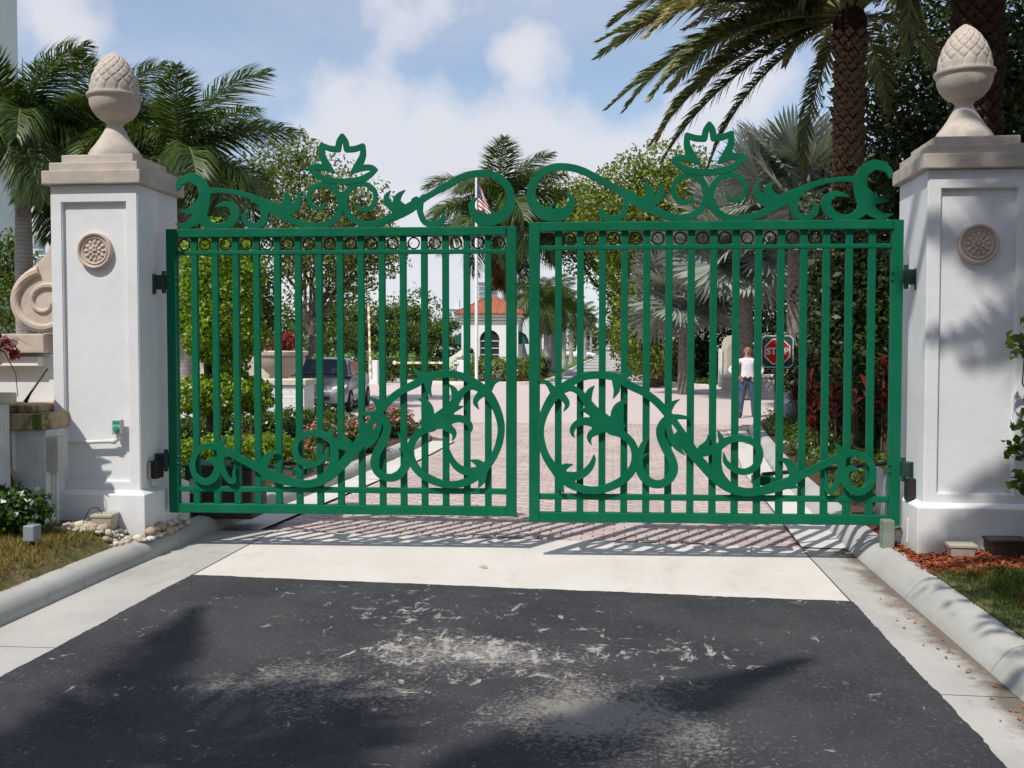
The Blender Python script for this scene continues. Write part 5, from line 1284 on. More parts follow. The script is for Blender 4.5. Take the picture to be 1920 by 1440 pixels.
    if detail:
        MB().box(L/2-.015, L/2+.02, -.45, .45, .36, .47).build('grille', MAT['black'], c, bevel=.01)
        MB().box(L/2+.01, L/2+.03, -.17, .17, .40, .48).build('number_plate', MAT['lgrey_box'], c)
        MB().box(-L/2-.005, L/2-.2, -h+.07, h-.07, .13, .215).build('underbody', MAT['black'], c)
    return c
fx, fy = xy(574, 26.0)
car('silver grey saloon car parked beyond the low white wall', (fx, fy + 2.1, 0), R(-85), MAT['car'])
fx, fy = xy(1088, 150)
car('distant white pickup parked along the palm avenue', (fx, fy, 0.14), R(-12), MAT['car_white'], 4.9, 1.8, 1.6, False, 'parked_pickup', True)

# ================================================================== entry barriers, guardhouse, flag
def barrier_box(label, x, y): 
    b2 = thing('barrier_cabinet', label, 'barrier cabinet', (x, y, .0))
    MB().box(-.21, .21, -.18, .18, 0, 1.16).build('cabinet', MAT['white_paint'], b2, bevel=.03, seg=2)
    MB().box(-.27, .27, -.24, .24, -.02, .06).build('base', MAT['kerb_white'], b2, bevel=.01)
    return b2
bx2, by2 = xy(701, 46)
bc = barrier_box('white barrier cabinet with its yellow and white arm raised', bx2, by2)
ar = thing('barrier_arm', None, None, (-.12, -.22, .95)); ar.parent = bc
n_ = 18
for k in range(n_):
    MB().box(-.045, .045, -.03, .03, k*.19-.55, k*.19-.36).build('stripe', MAT['barrier_yellow'] if k % 2 else MAT['white_paint'], ar)
ar.rotation_euler = (0, R(-1.5), 0)
bx3, by3 = xy(866, 47.5)
bc = barrier_box('white barrier cabinet beside the guardhouse hedge with its arm lowered', bx3, by3)
ar = thing('barrier_arm', None, None, (-.15, -.22, 1.02)); ar.parent = bc
for k in range(16):
    MB().box(-.19*k-.19, -.19*k, -.03, .03, -.05, .05).build('stripe', MAT['barrier_yellow'] if k % 2 else MAT['white_paint'], ar)
MB().lathe([(.001, -.05), (.08, -.05), (.10, 0), (.08, .05), (.001, .05)], 12, cap=False).build('end_cap', MAT['white_paint'], ar, True, loc=(-3.1, 0, 0), rot=(R(90), 0, 0))
d = 52.0
gx, gy = xy(918, d)
gh_ = thing('guardhouse', 'white guardhouse with terracotta hip roof and arched window', 'guardhouse', (gx, gy, .1))
hw, dp = 1.5, 2.6
wz0, wz1, wa = .95, 1.95, .53
ow = [(-wa, wz0), (wa, wz0), (wa, wz1+.1)] + [(wa*math.cos(a), wz1+.1+wa*math.sin(a)) for a in np.linspace(0.15, math.pi-.15, 13)] + [(-wa, wz1+.1)]
# front wall as a ring round the arched opening
mb = MB(); H_ = 3.05
outer = []
for x, z in ow:
    a = math.atan2(z-1.6, x); 
    tx = hw/abs(math.cos(a)) if abs(math.cos(a)) > 1e-6 else 1e9; tz = ((H_-1.6) if math.sin(a) > 0 else 1.6)/abs(math.sin(a)) if abs(math.sin(a)) > 1e-6 else 1e9
    r_ = min(tx, tz); outer.append((r_*math.cos(a), 1.6 + r_*math.sin(a)))
cor = [(-hw, 0), (hw, 0), (hw, H_), (-hw, H_)]
n_ = len(ow); vs = [(x, 0, z) for x, z in ow] + [(x, 0, z) for x, z in outer] + [(x, .18, z) for x, z in ow]
fs = [(i, (i+1) % n_, n_+(i+1) % n_, n_+i) for i in range(n_)] + [(i, 2*n_+i, 2*n_+(i+1) % n_, (i+1) % n_) for i in range(n_)]
mb.add(vs, fs)
for a, b2 in zip(range(n_), [(i+1) % n_ for i in range(n_)]):
    pa, pb = outer[a], outer[b2]
    if abs(pa[0]-pb[0]) > 1e-3 and abs(pa[1]-pb[1]) > 1e-3:
        cx_ = max(cor, key=lambda c: -((c[0]-(pa[0]+pb[0])/2)**2 + (c[1]-(pa[1]+pb[1])/2)**2)); mb.add([(pa[0], 0, pa[1]), (pb[0], 0, pb[1]), (cx_[0], 0, cx_[1])], [(0, 1, 2)])
mb.build('front_wall', MAT['white_block'], gh_)
MB().add([(-hw, 0, 0), (hw, 0, 0), (hw, dp, 0), (-hw, dp, 0), (-hw, 0, H_), (hw, 0, H_), (hw, dp, H_), (-hw, dp, H_)], [(1, 2, 6, 5), (2, 3, 7, 6), (3, 0, 4, 7), (4, 5, 6, 7)]).build('side_walls', MAT['white_block'], gh_)
wn = MB().prism(ow, 'y', .12, .15).build('window', MAT['glass'], gh_)
mb = MB()
for z in (1.28, 1.62, 2.0): mb.box(-wa, wa, .085, .118, z-.02, z+.02)
mb.box(-wa, -wa+.04, .085, .117, wz0, wz1+.1); mb.box(wa-.04, wa, .085, .117, wz0, wz1+.1); mb.box(-.02, .02, .087, .116, wz0, 2.5)
mb.build('muntins', MAT['white_paint'], wn)
for zc, ov, hh in ((2.92, .03, .12), (3.08, .08, .14), (3.24, .20, .16)):
    MB().box(-hw-ov, hw+ov, -ov, dp+ov, zc, zc+hh).build('cornice', MAT['white_block'], gh_, bevel=.015)
ov = .34; zr, za = 3.41, 4.42
rf = MB().add([(-hw-ov, -ov, zr), (hw+ov, -ov, zr), (hw+ov, dp+ov, zr), (-hw-ov, dp+ov, zr), (-.12, dp/2, za), (.12, dp/2, za), (-hw-ov, -ov, zr+.06), (hw+ov, -ov, zr+.06), (hw+ov, dp+ov, zr+.06), (-hw-ov, dp+ov, zr+.06)],
              [(0, 3, 2, 1), (0, 1, 7, 6), (1, 2, 8, 7), (2, 3, 9, 8), (3, 0, 6, 9), (6, 7, 5, 4), (7, 8, 5), (8, 9, 4, 5), (9, 6, 4)]).build('roof', MAT['roof'], gh_)
for k in range(-4, 5):
    x = k*.40; u = 1-abs(x)/(hw+ov)
    MB().tube([(x, -ov, zr+.07), (x + (0-x)*.0, -ov + (dp/2+ov)*u, zr+.07 + (za-zr-.06)*u)], .022, 5).build('seam', MAT['roof'], rf)
for a, b2 in (((-hw-ov, -ov, zr+.07), (-.12, dp/2, za+.02)), ((hw+ov, -ov, zr+.07), (.12, dp/2, za+.02))): MB().tube([a, b2], .04, 6).build('hip', MAT['roof'], rf)
for sd_ in (-1, 1):
    pr = [(0, 2.0), (.42, 1.62), (.46, 1.62), (.46, 1.45), (.42, 1.45), (0, 1.45)]
    pl = [(sd_*(hw+.003 + .0*p[0]) + sd_*p[0], p[1]+.25) for p in [(0, .85+1.4), (.22, .72+1.4), (.36, .45+1.4), (.40, .2+1.4), (0, .2+1.4)]]
    MB().prism(pl, 'y', .35, 2.1).build('awning', MAT['awning'], gh_)
MB().add([(-hw-.9, .3, 0), (-hw-.002, .3, 0), (-hw-.002, .3, 1.55), (-hw-.4, .3, 1.3), (-hw-.9, .3, 1.0), (-hw-.9, .6, 0), (-hw-.002, .6, 0), (-hw-.002, .6, 1.55), (-hw-.4, .6, 1.3), (-hw-.9, .6, 1.0)], [(0, 1, 2, 3, 4), (9, 8, 7, 6, 5), (4, 3, 8, 9), (3, 2, 7, 8), (0, 4, 9, 5)]).build('wing_wall', MAT['white_block'], gh_)
MB().lathe([(.05, 0), (.09, .06), (.11, .16), (.07, .24), (.02, .28)], 10).build('wall_lantern', MAT['black'], gh_, True, loc=(-.95, -.10, 1.35))
hx, hy = xy(932, 47.6)
hd = thing('clipped_hedge', 'clipped yellow green hedge in front of the guardhouse', 'hedge', (hx, hy, .139))
put('foliage', leaf_cloud('foliage', [(x, 0, .60, .5, .45, .60) for x in np.linspace(-1.75, 1.75, 9)], 7500, .10, .6, 3, .75), MAT['hedge'], hd)
put('red_leaves', leaf_cloud('red_leaves', [(x, -.5, .10, .42, .2, .14) for x in np.linspace(-1.8, 2.0, 8)], 700, .09, .5, 4, .4), MAT['redflower'], hd)
hx, hy = xy(1017, 48.2)
shrub('dark_shrub', 'dark rounded shrub at the right end of the guardhouse hedge', (hx, hy, .139), (.48, .45, .68), 2200, .09, MAT['dark'], None, 0, 0, 5)
fx, fy = xy(893.5, 46.6)
fp = thing('flagpole', 'tall white flagpole in front of the guardhouse', 'flagpole', (fx, fy, .139))
zt = zat(333, 46.6)
MB().tube([(0, 0, 0), (0, 0, zt*.5), (0, 0, zt-.139)], [.085, .075, .05], 12).build('pole', MAT['white_paint'], fp, True)
MB().lathe([(.001, -.07), (.06, -.04), (.07, 0), (.05, .05), (.001, .07)], 12, cap=False).build('finial_ball', MAT['white_paint'], fp, True, loc=(0, 0, zt-.1))
fg = thing('flag', 'american flag hanging limp from the flagpole', 'flag', (fx, fy, zat(338, 46.6)))
nu, nv = 26, 30; V = []
ftop, fbot = 0.0, -1.95
for j in range(nv+1):
    for i in range(nu+1):
        u = i/nu; v = j/nv
        fold = math.sin(u*13 + v*2.0)*.055*(0.3+v)
        V.append((.06 + u*(.22 + .72*v**1.1), fold, -v*1.45 - u*(.50 + .12*math.sin(v*3)) ))
Q = []; mi = []
for j in range(nv):
    for i in range(nu):
        Q.append((j*(nu+1)+i, j*(nu+1)+i+1, (j+1)*(nu+1)+i+1, (j+1)*(nu+1)+i))
        sp_ = int(j/nv*13)
        mi.append(2 if (i < nu*.42 and j < nv*7/13 and not ((i+j) % 4 == 0 and j % 3 == 1)) else (0 if sp_ % 2 == 0 else 1))
me = mesh_np('cloth', V, Q, None, True)
for m_ in ('flag_red', 'flag_white', 'flag_blue'): me.materials.append(MAT[m_])
me.polygons.foreach_set('material_index', mi)
put('cloth', me, None, fg)

# ================================================================== stop sign
sx, sy = xy(1457, 21.4)
sg = thing('stop_sign', 'red octagonal STOP sign on a dark green square board', 'sign', (sx, sy, .12), R(6))
MB().tube([(0, .05, 0), (0, .05, 1.95)], .045, 10).build('post', MAT['sign_green'], sg, True)
bdm = .36; cz = 1.54
cr = .07
sq = [(-bdm+cr, cz-bdm), (bdm-cr, cz-bdm), (bdm, cz-bdm+cr), (bdm, cz+bdm-cr), (bdm-cr, cz+bdm), (-bdm+cr, cz+bdm), (-bdm, cz+bdm-cr), (-bdm, cz-bdm+cr)]
bo = MB().prism(sq, 'y', -.03, 0).build('board', MAT['sign_green'], sg, bevel=.004)
def ring2(poly, k1, k2, y, c=(0, cz)):
    n = len(poly); a = [(c[0]+(x-c[0])*k1, y, c[1]+(z-c[1])*k1) for x, z in poly]; b2 = [(c[0]+(x-c[0])*k2, y, c[1]+(z-c[1])*k2) for x, z in poly]
    return MB().add(a+b2, [(i, (i+1) % n, n+(i+1) % n, n+i) for i in range(n)])
ring2(sq, .965, .915, -.034).build('border', MAT['sign_white'], bo)
oc = [(.305*math.cos(R(22.5+45*k)), cz + .305*math.sin(R(22.5+45*k))) for k in range(8)]
ocp = MB().prism(oc, 'y', -.040, -.033).build('octagon', MAT['sign_red'], sg)
ring2(oc, .985, .90, -.043).build('border', MAT['sign_white'], ocp)
tcv = bpy.data.curves.new('stop_text', 'FONT'); tcv.body = 'STOP'; tcv.size = .20; tcv.align_x = 'CENTER'; tcv.align_y = 'CENTER'; tcv.extrude = .002; tcv.offset = .006
to = bpy.data.objects.new('tmp', tcv); col.objects.link(to)
dg = bpy.context.evaluated_depsgraph_get(); tme = bpy.data.meshes.new_from_object(to.evaluated_get(dg)); bpy.data.objects.remove(to)
tme.materials.clear(); lt = put('lettering', tme, MAT['sign_white'], ocp, (0, -.044, cz), (R(90), 0, 0))
tag(lt, 'white capital letters STOP')

# ================================================================== person
def person():
    px0, py0 = xy(1402, 24.4)
    p = thing('person', 'man in pale long sleeved shirt and blue jeans standing with hands at his hips', 'person', (px0, py0, 0.0), R(-4))
    J = {'pel': (0, 0, .96, .145, .105), 'wai': (0, 0, 1.10, .145, .105), 'che': (0, -.01, 1.30, .165, .115), 'sho': (0, 0, 1.43, .125, .085), 'nec': (0, -.005, 1.52, .058, .058), 'hd0': (0, -.02, 1.60, .066, .075), 'hd1': (0, -.02, 1.68, .078, .092), 'hd2': (0, -.01, 1.745, .052, .062),
         'lsh': (-.19, 0, 1.41, .066, .062), 'lel': (-.40, .06, 1.19, .054, .054), 'lwr': (-.215, -.075, 1.01, .034, .034), 'lha': (-.165, -.12, .97, .036, .024),
         'rsh': (.19, 0, 1.41, .066, .062), 'rel': (.34, .05, 1.17, .054, .054), 'rwr': (.20, -.09, 1.00, .034, .034), 'rha': (.15, -.13, .96, .036, .024),
         'lhi': (-.095, 0, .88, .095, .098), 'lkn': (-.125, -.015, .50, .066, .07), 'lan': (-.15, .02, .11, .050, .052), 'lhe': (-.15, .03, .055, .045, .045), 'lto': (-.175, -.13, .042, .042, .036),
         'rhi': (.095, 0, .88, .095, .098), 'rkn': (.125, -.015, .50, .066, .07), 'ran': (.145, .02, .11, .050, .052), 'rhe': (.145, .03, .055, .045, .045), 'rto': (.175, -.13, .042, .042, .036)}
    E_ = [('pel', 'wai'), ('wai', 'che'), ('che', 'sho'), ('sho', 'nec'), ('nec', 'hd0'), ('hd0', 'hd1'), ('hd1', 'hd2'), ('sho', 'lsh'), ('lsh', 'lel'), ('lel', 'lwr'), ('lwr', 'lha'), ('sho', 'rsh'), ('rsh', 'rel'), ('rel', 'rwr'), ('rwr', 'rha'),
          ('pel', 'lhi'), ('lhi', 'lkn'), ('lkn', 'lan'), ('lan', 'lhe'), ('lhe', 'lto'), ('pel', 'rhi'), ('rhi', 'rkn'), ('rkn', 'ran'), ('ran', 'rhe'), ('rhe', 'rto')]
    K_ = list(J); me = bpy.data.meshes.new('skel'); me.from_pydata([J[k][:3] for k in K_], [(K_.index(a), K_.index(b2)) for a, b2 in E_], []); me.update()
    o = bpy.data.objects.new('skel', me); col.objects.link(o)
    o.modifiers.new('skin', 'SKIN'); sv = me.skin_vertices[0].data
    for i, k in enumerate(K_): sv[i].radius = (J[k][3], J[k][4]); sv[i].use_root = (k == 'pel')
    sb = o.modifiers.new('sub', 'SUBSURF'); sb.levels = 2; sb.render_levels = 2
    dg = bpy.context.evaluated_depsgraph_get(); bm_ = bpy.data.meshes.new_from_object(o.evaluated_get(dg)); bpy.data.objects.remove(o)
    bm_.materials.clear()
    for m_ in ('skin', 'shirt', 'jeans', 'leather', 'hair'): bm_.materials.append(MAT[m_])
    for f in bm_.polygons:
        x, y, z = f.center; ax_ = abs(x)
        if z > 1.485: mi = 0
        elif z > 1.695 or (z > 1.63 and y > .03): mi = 4
        elif ax_ > .12 and z > .985 and y < .2 and (ax_ > .19 or z > 1.05): mi = 1
        elif z > 1.02: mi = 1
        elif y < -.085 and z > .90 and z < 1.02 and ax_ > .1: mi = 0
        elif z > .985: mi = 3
        elif z > .095: mi = 2
        else: mi = 3
        f.material_index = mi; f.use_smooth = True
    put('body', bm_, None, p); p.scale = (1.1, 1.05, 1.0)
    MB().lathe([(.074, -.035), (.080, .0), (.078, .03), (.058, .065), (.004, .08)], 16, cap=False).build('hair', MAT['hair'], p, True, loc=(0, .026, 1.685), rot=(R(-34), 0, 0)).scale = (1.0, 1.08, .92)
    MB().add([(-.014, -.112, 1.655), (.014, -.112, 1.655), (0, -.14, 1.648), (0, -.108, 1.70)], [(0, 1, 2), (0, 2, 3), (1, 3, 2)]).build('nose', MAT['skin'], p)
    for s_ in (-1, 1):
        MB().lathe([(.001, 0), (.016, .005), (.001, .010)], 8, cap=False).build('eye', MAT['hair'], p, loc=(s_*.032, -.098, 1.690), rot=(R(90), 0, 0))
        MB().lathe([(.004, -.028), (.011, -.01), (.011, .012), (.004, .028)], 8).build('ear', MAT['skin'], p, True, loc=(s_*.074, .0, 1.665))
        MB().box(-.020, .020, -.006, .004, -.004, .005).build('eyebrow', MAT['hair'], p, loc=(s_*.032, -.100, 1.708))
        hx_ = -.165 if s_ < 0 else .15
        for k in range(4): 
            b0 = Vector((hx_ - s_*.01, -.13, .985 - k*.019)); MB().tube([b0, b0+Vector((-s_*.035, -.012, -.006)), b0+Vector((-s_*(.062-.006*abs(k-1)), .008, -.02))], [.0095, .009, .007], 6).build('finger', MAT['skin'], p, True)
        b0 = Vector((hx_, -.12, 1.0)); MB().tube([b0, b0+Vector((-s_*.015, -.01, .03)), b0+Vector((-s_*.035, .0, .045))], [.011, .010, .007], 6).build('thumb', MAT['skin'], p, True)
    MB().box(-.022, .022, -.004, .004, -.010, .003).build('mouth', MAT['leather'], p, loc=(0, -.103, 1.615))
    MB().tube([(.165*math.cos(a), -.0 + .128*math.sin(a), 1.0 + .01*math.sin(a)) for a in np.linspace(0, 2*math.pi, 25)], .018, 6, False).build('belt', MAT['leather'], p, True)
    MB().add([(-.07, -.06, 1.50), (-.02, -.10, 1.44), (-.09, -.105, 1.42), (-.105, -.05, 1.46), (.07, -.06, 1.50), (.02, -.10, 1.44), (.09, -.105, 1.42), (.105, -.05, 1.46)], [(0, 1, 2, 3), (7, 6, 5, 4)]).build('collar', MAT['shirt'], p)
    return p
person()
# ================================================================== trees, middle distance left
def bed(px_, d_, z=.139):
    q = xy(px_, d_); return (q[0], q[1], z)
royal_palm('royal palm with broad crown at the left edge behind the wall', bed(48, 24), 5.7, 1, .2, 1.0, 22, 1.3, 'royal palms behind the left pillar')
royal_palm('royal palm with its crown behind the acorn finial of the left pillar', bed(205, 26.5), 6.0, 2, .2, 1.0, 22, 1.3, 'royal palms behind the left pillar')
royal_palm('royal palm with drooping fronds just right of the left pillar', bed(345, 25), 5.1, 5, .2, 1.05, 23, 1.3, 'royal palms behind the left pillar')
tree('airy olive green tree rising behind the left gate leaf', bed(575, 31, .0), W3(585, 600, 31), [CP(500, 330, 31, 1.1), CP(560, 300, 31.5, 1.0), CP(545, 400, 30.5, 1.3), CP(620, 360, 31, 1.2), CP(640, 430, 31, 1.3), CP(690, 400, 32, 1.1), CP(600, 470, 30, 1.3), CP(680, 480, 31.5, 1.2), CP(530, 470, 31, 1.2), CP(725, 470, 31, .8), CP(650, 540, 31, .9)], 14000, .15, MAT['olive'], MAT['bark_grey'], .16, 4, asp=.5, shell=.35, twigs=7)
tree('dark narrow tree behind the topiary', bed(462, 29, .0), W3(465, 640, 29), [CP(450, 470, 29, .7, .7, .8), CP(475, 540, 29, .75, .7, .8), CP(455, 610, 29, .7, .7, .7), CP(490, 600, 29.5, .6)], 4200, .15, MAT['mid'], MAT['bark'], .11, 9, shell=.4, twigs=3)
lay = [(612, 50, 'layered green tree left of the raised barrier arm, first of its row'), (668, 53, 'layered green tree just left of the raised barrier arm'), (728, 52, 'layered green tree right of the raised barrier arm'), (782, 55, 'layered green tree above the lowered barrier arm'), (836, 57, 'layered green tree beside the guardhouse awning')]
for i, (px_, d_, lb) in enumerate(lay):
    top = 565 + (i == 4)*22; w_ = 1.55
    cl = [CP(px_, top+22, d_, w_*.65, w_*.65, .45), CP(px_-26, top+48, d_, w_*.75, w_*.8, .42), CP(px_+24, top+55, d_-.4, w_*.75, w_*.8, .42), CP(px_-8, top+80, d_-.8, w_*1.0, w_*.8, .45)]
    tree(lb, bed(px_, d_, .05), W3(px_, top+92, d_), cl, 4200, .17, MAT['mid'], MAT['bark'], .11, 60+i, group='layered trees in a row', shell=.4, twigs=2, flat=.8)
for i, (px_, d_, w_, lb) in enumerate(((615, 47.5, 1.2, 'low shrub mass behind the parked car'), (668, 48, 1.2, 'low shrub mass behind the barrier cabinet'), (735, 49.5, 1.3, 'low flowering shrub mass under the layered trees'), (800, 50, 1.3, 'low shrub mass behind the lowered barrier arm'))):
    q = xy(px_, d_); shrub('bed_shrub', lb, (q[0], q[1], .05), (w_, .7, .78), 2400, .13, MAT['cover'], MAT['white_flower'], 30, .12, 80+i)
royal_palm('tall royal palm towering over the guardhouse', bed(982, 62), 8.5, 12, .36, 1.85, 25, 1.9, None, True, 3, (-1.5, -.3))
for i, (d_, h_) in enumerate(((54, 3.4), (60, 3.7), (68, 3.8), (80, 4.1), (96, 4.4), (116, 4.8), (142, 5.2), (175, 5.6))):
    y = -CAM_D + d_; x = -4.15
    royal_palm(['first avenue palm beside the guardhouse, skirt of dead fronds', 'second avenue palm beyond the guardhouse', 'third avenue palm beyond the guardhouse', 'fourth avenue palm beyond the guardhouse', 'fifth avenue palm, near the white pickup', 'sixth avenue palm, small in the distance', 'seventh avenue palm, very small in the distance', 'farthest avenue palm at the end of the row'][i], (x + .1*(i % 2), y, .139), h_, 100+i, .2, .72, 14, .9, 'avenue palms', False, 3 if i < 2 else 0)
# trees right of the avenue
tree('broad green canopy tree right of the avenue', bed(1232, 44, .139), W3(1225, 560, 44), [CP(1120, 395, 44, 1.7), CP(1185, 355, 44.5, 1.7), CP(1255, 340, 44, 1.8), CP(1310, 360, 45, 1.8), CP(1165, 430, 43, 1.8), CP(1235, 420, 43, 1.9), CP(1300, 440, 43, 1.8), CP(1190, 500, 43, 1.5), CP(1260, 510, 43, 1.6), CP(1205, 570, 42.5, 1.2), CP(1190, 630, 42.5, 1.0), CP(1215, 670, 42.5, .9)], 24000, .20, MAT['canopy'], MAT['bark'], .28, 21, shell=.5, twigs=3)
tree('canopy tree overhanging the avenue, farther of the two', bed(1185, 66, .139), W3(1170, 560, 66), [CP(1040, 385, 66, 2.2), CP(1090, 400, 66, 2.4), CP(1065, 450, 65, 2.2), CP(1030, 430, 66, 1.6), CP(1120, 450, 65, 2.2), CP(1140, 510, 65, 1.7), CP(1165, 560, 65, 1.6), CP(1175, 620, 65, 1.5), CP(1180, 655, 65, 1.3)], 11000, .27, MAT['canopy'], MAT['bark'], .3, 22, shell=.5, twigs=3)
for i, (d_, px_) in enumerate(((90, 1166), (125, 1160))):
    tree(['round roadside tree far down the right of the avenue', 'smallest roadside tree at the end of the avenue'][i], bed(px_+8, d_, .1), W3(px_+6, 640, d_), [CP(px_+4, 590, d_, 1.5), CP(px_+10, 620, d_, 1.6), CP(px_+4, 640, d_, 1.3)], 2200, .3, MAT['canopy'], MAT['bark'], .2, 30+i)
tree('dark end tree closing the avenue', bed(1130, 230, .1), W3(1130, 640, 230), [CP(1105, 630, 232, 4), CP(1130, 632, 230, 3.0), CP(1080, 628, 230, 4), CP(1150, 622, 230, 3.5)], 2600, .7, MAT['mid'], MAT['bark'], .3, 33)
# silver fan palms on the right island
lv = []; gg = random.Random(17); ca0 = math.atan2(-CAM_D-20, -6)
for k in range(30):
    u = (k+.5)/30; lv.append((k*2.39996+.4, R(80)-R(128)*u**.85, k, gg.uniform(-.9, .9)))
fan_palm('large silver fan palm behind the right gate leaf', bed(1395, 33), zat(455, 33)-.14, .28, 3, lv, 1.0)
lv = []
for k in range(22):
    u = (k+.5)/22; lv.append((k*2.39996+1.3, R(70)-R(120)*u**.9, k+1, gg.uniform(-.9, .9)))
fan_palm('smaller silver fan palm left of the large one', bed(1285, 37), zat(545, 37)-.14, .25, 5, lv, .85)
lv = []
for k in range(22):
    u = (k+.5)/22; lv.append((k*2.39996+2.1, R(75)-R(110)*u**.9, k+2, gg.uniform(-.9, .9)))
lv += [(ca0 + math.pi + .25, R(66), 0, .15), (ca0 + math.pi - .5, R(58), 2, -.3), (ca0 + math.pi + .9, R(48), 0, .4)]
fan_palm('silver fan palm standing in front of the date palm trunk', bed(1490, 27), zat(360, 27)-.14, .22, 7, lv, .86)
# date palm
bx9, by9, _ = bed(1586, 16)
dz = zat(66, 16)
ca = math.atan2(-CAM_D-by9, -bx9)
fr = []
# drooping fronds that reach out to the left of the trunk, the rest round the crown
LFT = math.atan2(-RT.y, -RT.x)
for az, el, k, s_ in ((0.10, 18, 1, 1.0), (.30, 2, 1, 1.0), (-.25, 8, 1, 1.02), (.05, -8, 1, .98), (-.15, 32, 2, 1.05), (.4, 40, 2, 1.05), (-.5, 45, 2, 1.0)):
    fr.append((LFT + az, R(el), k, s_))
for az, el, k, s_ in ((.12, -16, 0, 1.02), (.33, -6, 0, 1.0), (.5, 14, 1, 1.05), (-.3, 22, 1, 1.08), (-.05, -2, 0, 1.05), (.18, 10, 0, 1.06), (-.12, -20, 0, .95), (-.9, 20, 1, 1.0), (-1.5, 35, 1, 1.0), (.0, -30, 0, .86), (-1.0, -55, 0, .7)):
    fr.append((LFT + az, R(el), k, s_))
for k in range(26):
    az = LFT + .95 + k*.19
    dc = abs((az - ca + math.pi) % (2*math.pi) - math.pi)
    fr.append((az, R(gg.uniform(30, 75) if dc < 1.15 else gg.uniform(5, 65)), k, gg.uniform(.8, 1.0)))
date_palm('tall date palm with shaggy diamond patterned trunk behind the right gate leaf', (bx9, by9, .139), dz-.14, .215, 5, fr, True, dry=(0, 3, 9))
bx8, by8, _ = bed(1822, 12.5)
fr = [(k*2.39996, R(75)-R(105)*((k+.5)/22), k, .95) for k in range(22)]
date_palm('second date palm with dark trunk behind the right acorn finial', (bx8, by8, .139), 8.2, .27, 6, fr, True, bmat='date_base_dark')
# dark evergreens on the right
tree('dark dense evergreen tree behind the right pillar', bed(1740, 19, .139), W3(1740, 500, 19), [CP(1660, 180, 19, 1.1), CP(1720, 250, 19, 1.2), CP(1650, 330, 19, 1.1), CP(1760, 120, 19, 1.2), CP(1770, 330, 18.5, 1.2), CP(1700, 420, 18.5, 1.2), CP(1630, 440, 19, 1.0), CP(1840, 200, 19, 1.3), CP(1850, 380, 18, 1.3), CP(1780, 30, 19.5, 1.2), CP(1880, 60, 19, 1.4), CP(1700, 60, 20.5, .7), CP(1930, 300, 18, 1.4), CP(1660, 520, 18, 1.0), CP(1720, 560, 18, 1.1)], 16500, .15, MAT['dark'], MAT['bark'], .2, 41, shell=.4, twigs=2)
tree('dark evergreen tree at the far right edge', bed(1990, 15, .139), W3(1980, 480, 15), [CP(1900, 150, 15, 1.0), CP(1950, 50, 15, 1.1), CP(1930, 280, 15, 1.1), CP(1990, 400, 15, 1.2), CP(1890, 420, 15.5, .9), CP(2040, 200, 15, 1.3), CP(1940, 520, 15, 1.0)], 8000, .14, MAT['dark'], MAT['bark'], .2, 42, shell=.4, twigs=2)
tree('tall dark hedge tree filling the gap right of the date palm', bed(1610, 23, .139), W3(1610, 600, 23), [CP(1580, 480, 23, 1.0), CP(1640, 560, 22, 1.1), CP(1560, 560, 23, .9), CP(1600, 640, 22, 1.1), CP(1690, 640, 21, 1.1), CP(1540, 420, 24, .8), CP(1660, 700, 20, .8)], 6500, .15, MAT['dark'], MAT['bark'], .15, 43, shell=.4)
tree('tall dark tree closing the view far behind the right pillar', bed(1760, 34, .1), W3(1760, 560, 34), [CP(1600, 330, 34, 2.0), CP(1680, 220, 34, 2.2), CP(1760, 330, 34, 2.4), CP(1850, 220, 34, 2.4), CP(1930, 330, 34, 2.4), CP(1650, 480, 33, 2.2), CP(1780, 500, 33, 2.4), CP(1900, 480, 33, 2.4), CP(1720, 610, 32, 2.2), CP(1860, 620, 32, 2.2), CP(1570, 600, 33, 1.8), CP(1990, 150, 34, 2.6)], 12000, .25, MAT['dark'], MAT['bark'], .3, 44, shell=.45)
# red leaved plants in the shade by the right bed
def cordyline(label, base, h, n, seed, leaf='red_leaf', L_=.38):
    p = thing('cordyline_plant', label, 'plant', base, 0, 'red leaved plants in the right bed'); g = random.Random(seed); V = []; Q = []; mb = MB()
    for s_ in range(4):
        tx, ty = g.uniform(-.22, .22), g.uniform(-.22, .22); hh = h*g.uniform(.6, 1.0); mb.tube([(tx*.5, ty*.5, -.03), (tx, ty, hh)], [.016, .010], 5)
        for i in range(n):
            a = g.uniform(0, 6.28); el = g.uniform(.1, 1.3); l = L_*g.uniform(.7, 1.1); z0 = hh*g.uniform(.55, 1.0)
            p0 = Vector((tx, ty, z0)); d_ = Vector((math.cos(a)*math.cos(el), math.sin(a)*math.cos(el), math.sin(el))); sd2 = d_.cross(Vector((0, 0, 1))).normalized()*.035
            m1 = p0+d_*l*.5; e1 = p0+d_*l*.95-Vector((0, 0, l*.3)); k = len(V); V += [p0-sd2*.3, p0+sd2*.3, m1+sd2, m1-sd2, e1+sd2*.1, e1-sd2*.1]; Q += [(k, k+1, k+2, k+3), (k+3, k+2, k+4, k+5)]
    mb.build('stems', MAT['stem'], p, True)
    put('leaves', mesh_np('leaves', [tuple(v) for v in V], Q), MAT[leaf], p)
for i, (px_, d_, h_, lb) in enumerate(((1500, 19.5, 1.3, 'red leaved plant just right of the stop sign post'), (1530, 17.5, 1.2, 'red leaved plant under the date palm'), (1572, 16.0, 1.5, 'tall red leaved plant left of the date palm trunk foot'), (1610, 14.5, 1.3, 'red leaved plant in deep shade near the right gate stile'), (1650, 13.0, 1.5, 'red leaved plant nearest the right pillar'), (1545, 14.0, .9, 'short red leaved plant at the back of the ground cover'))):
    cordyline(lb, bed(px_, d_), h_, 22, 70+i)
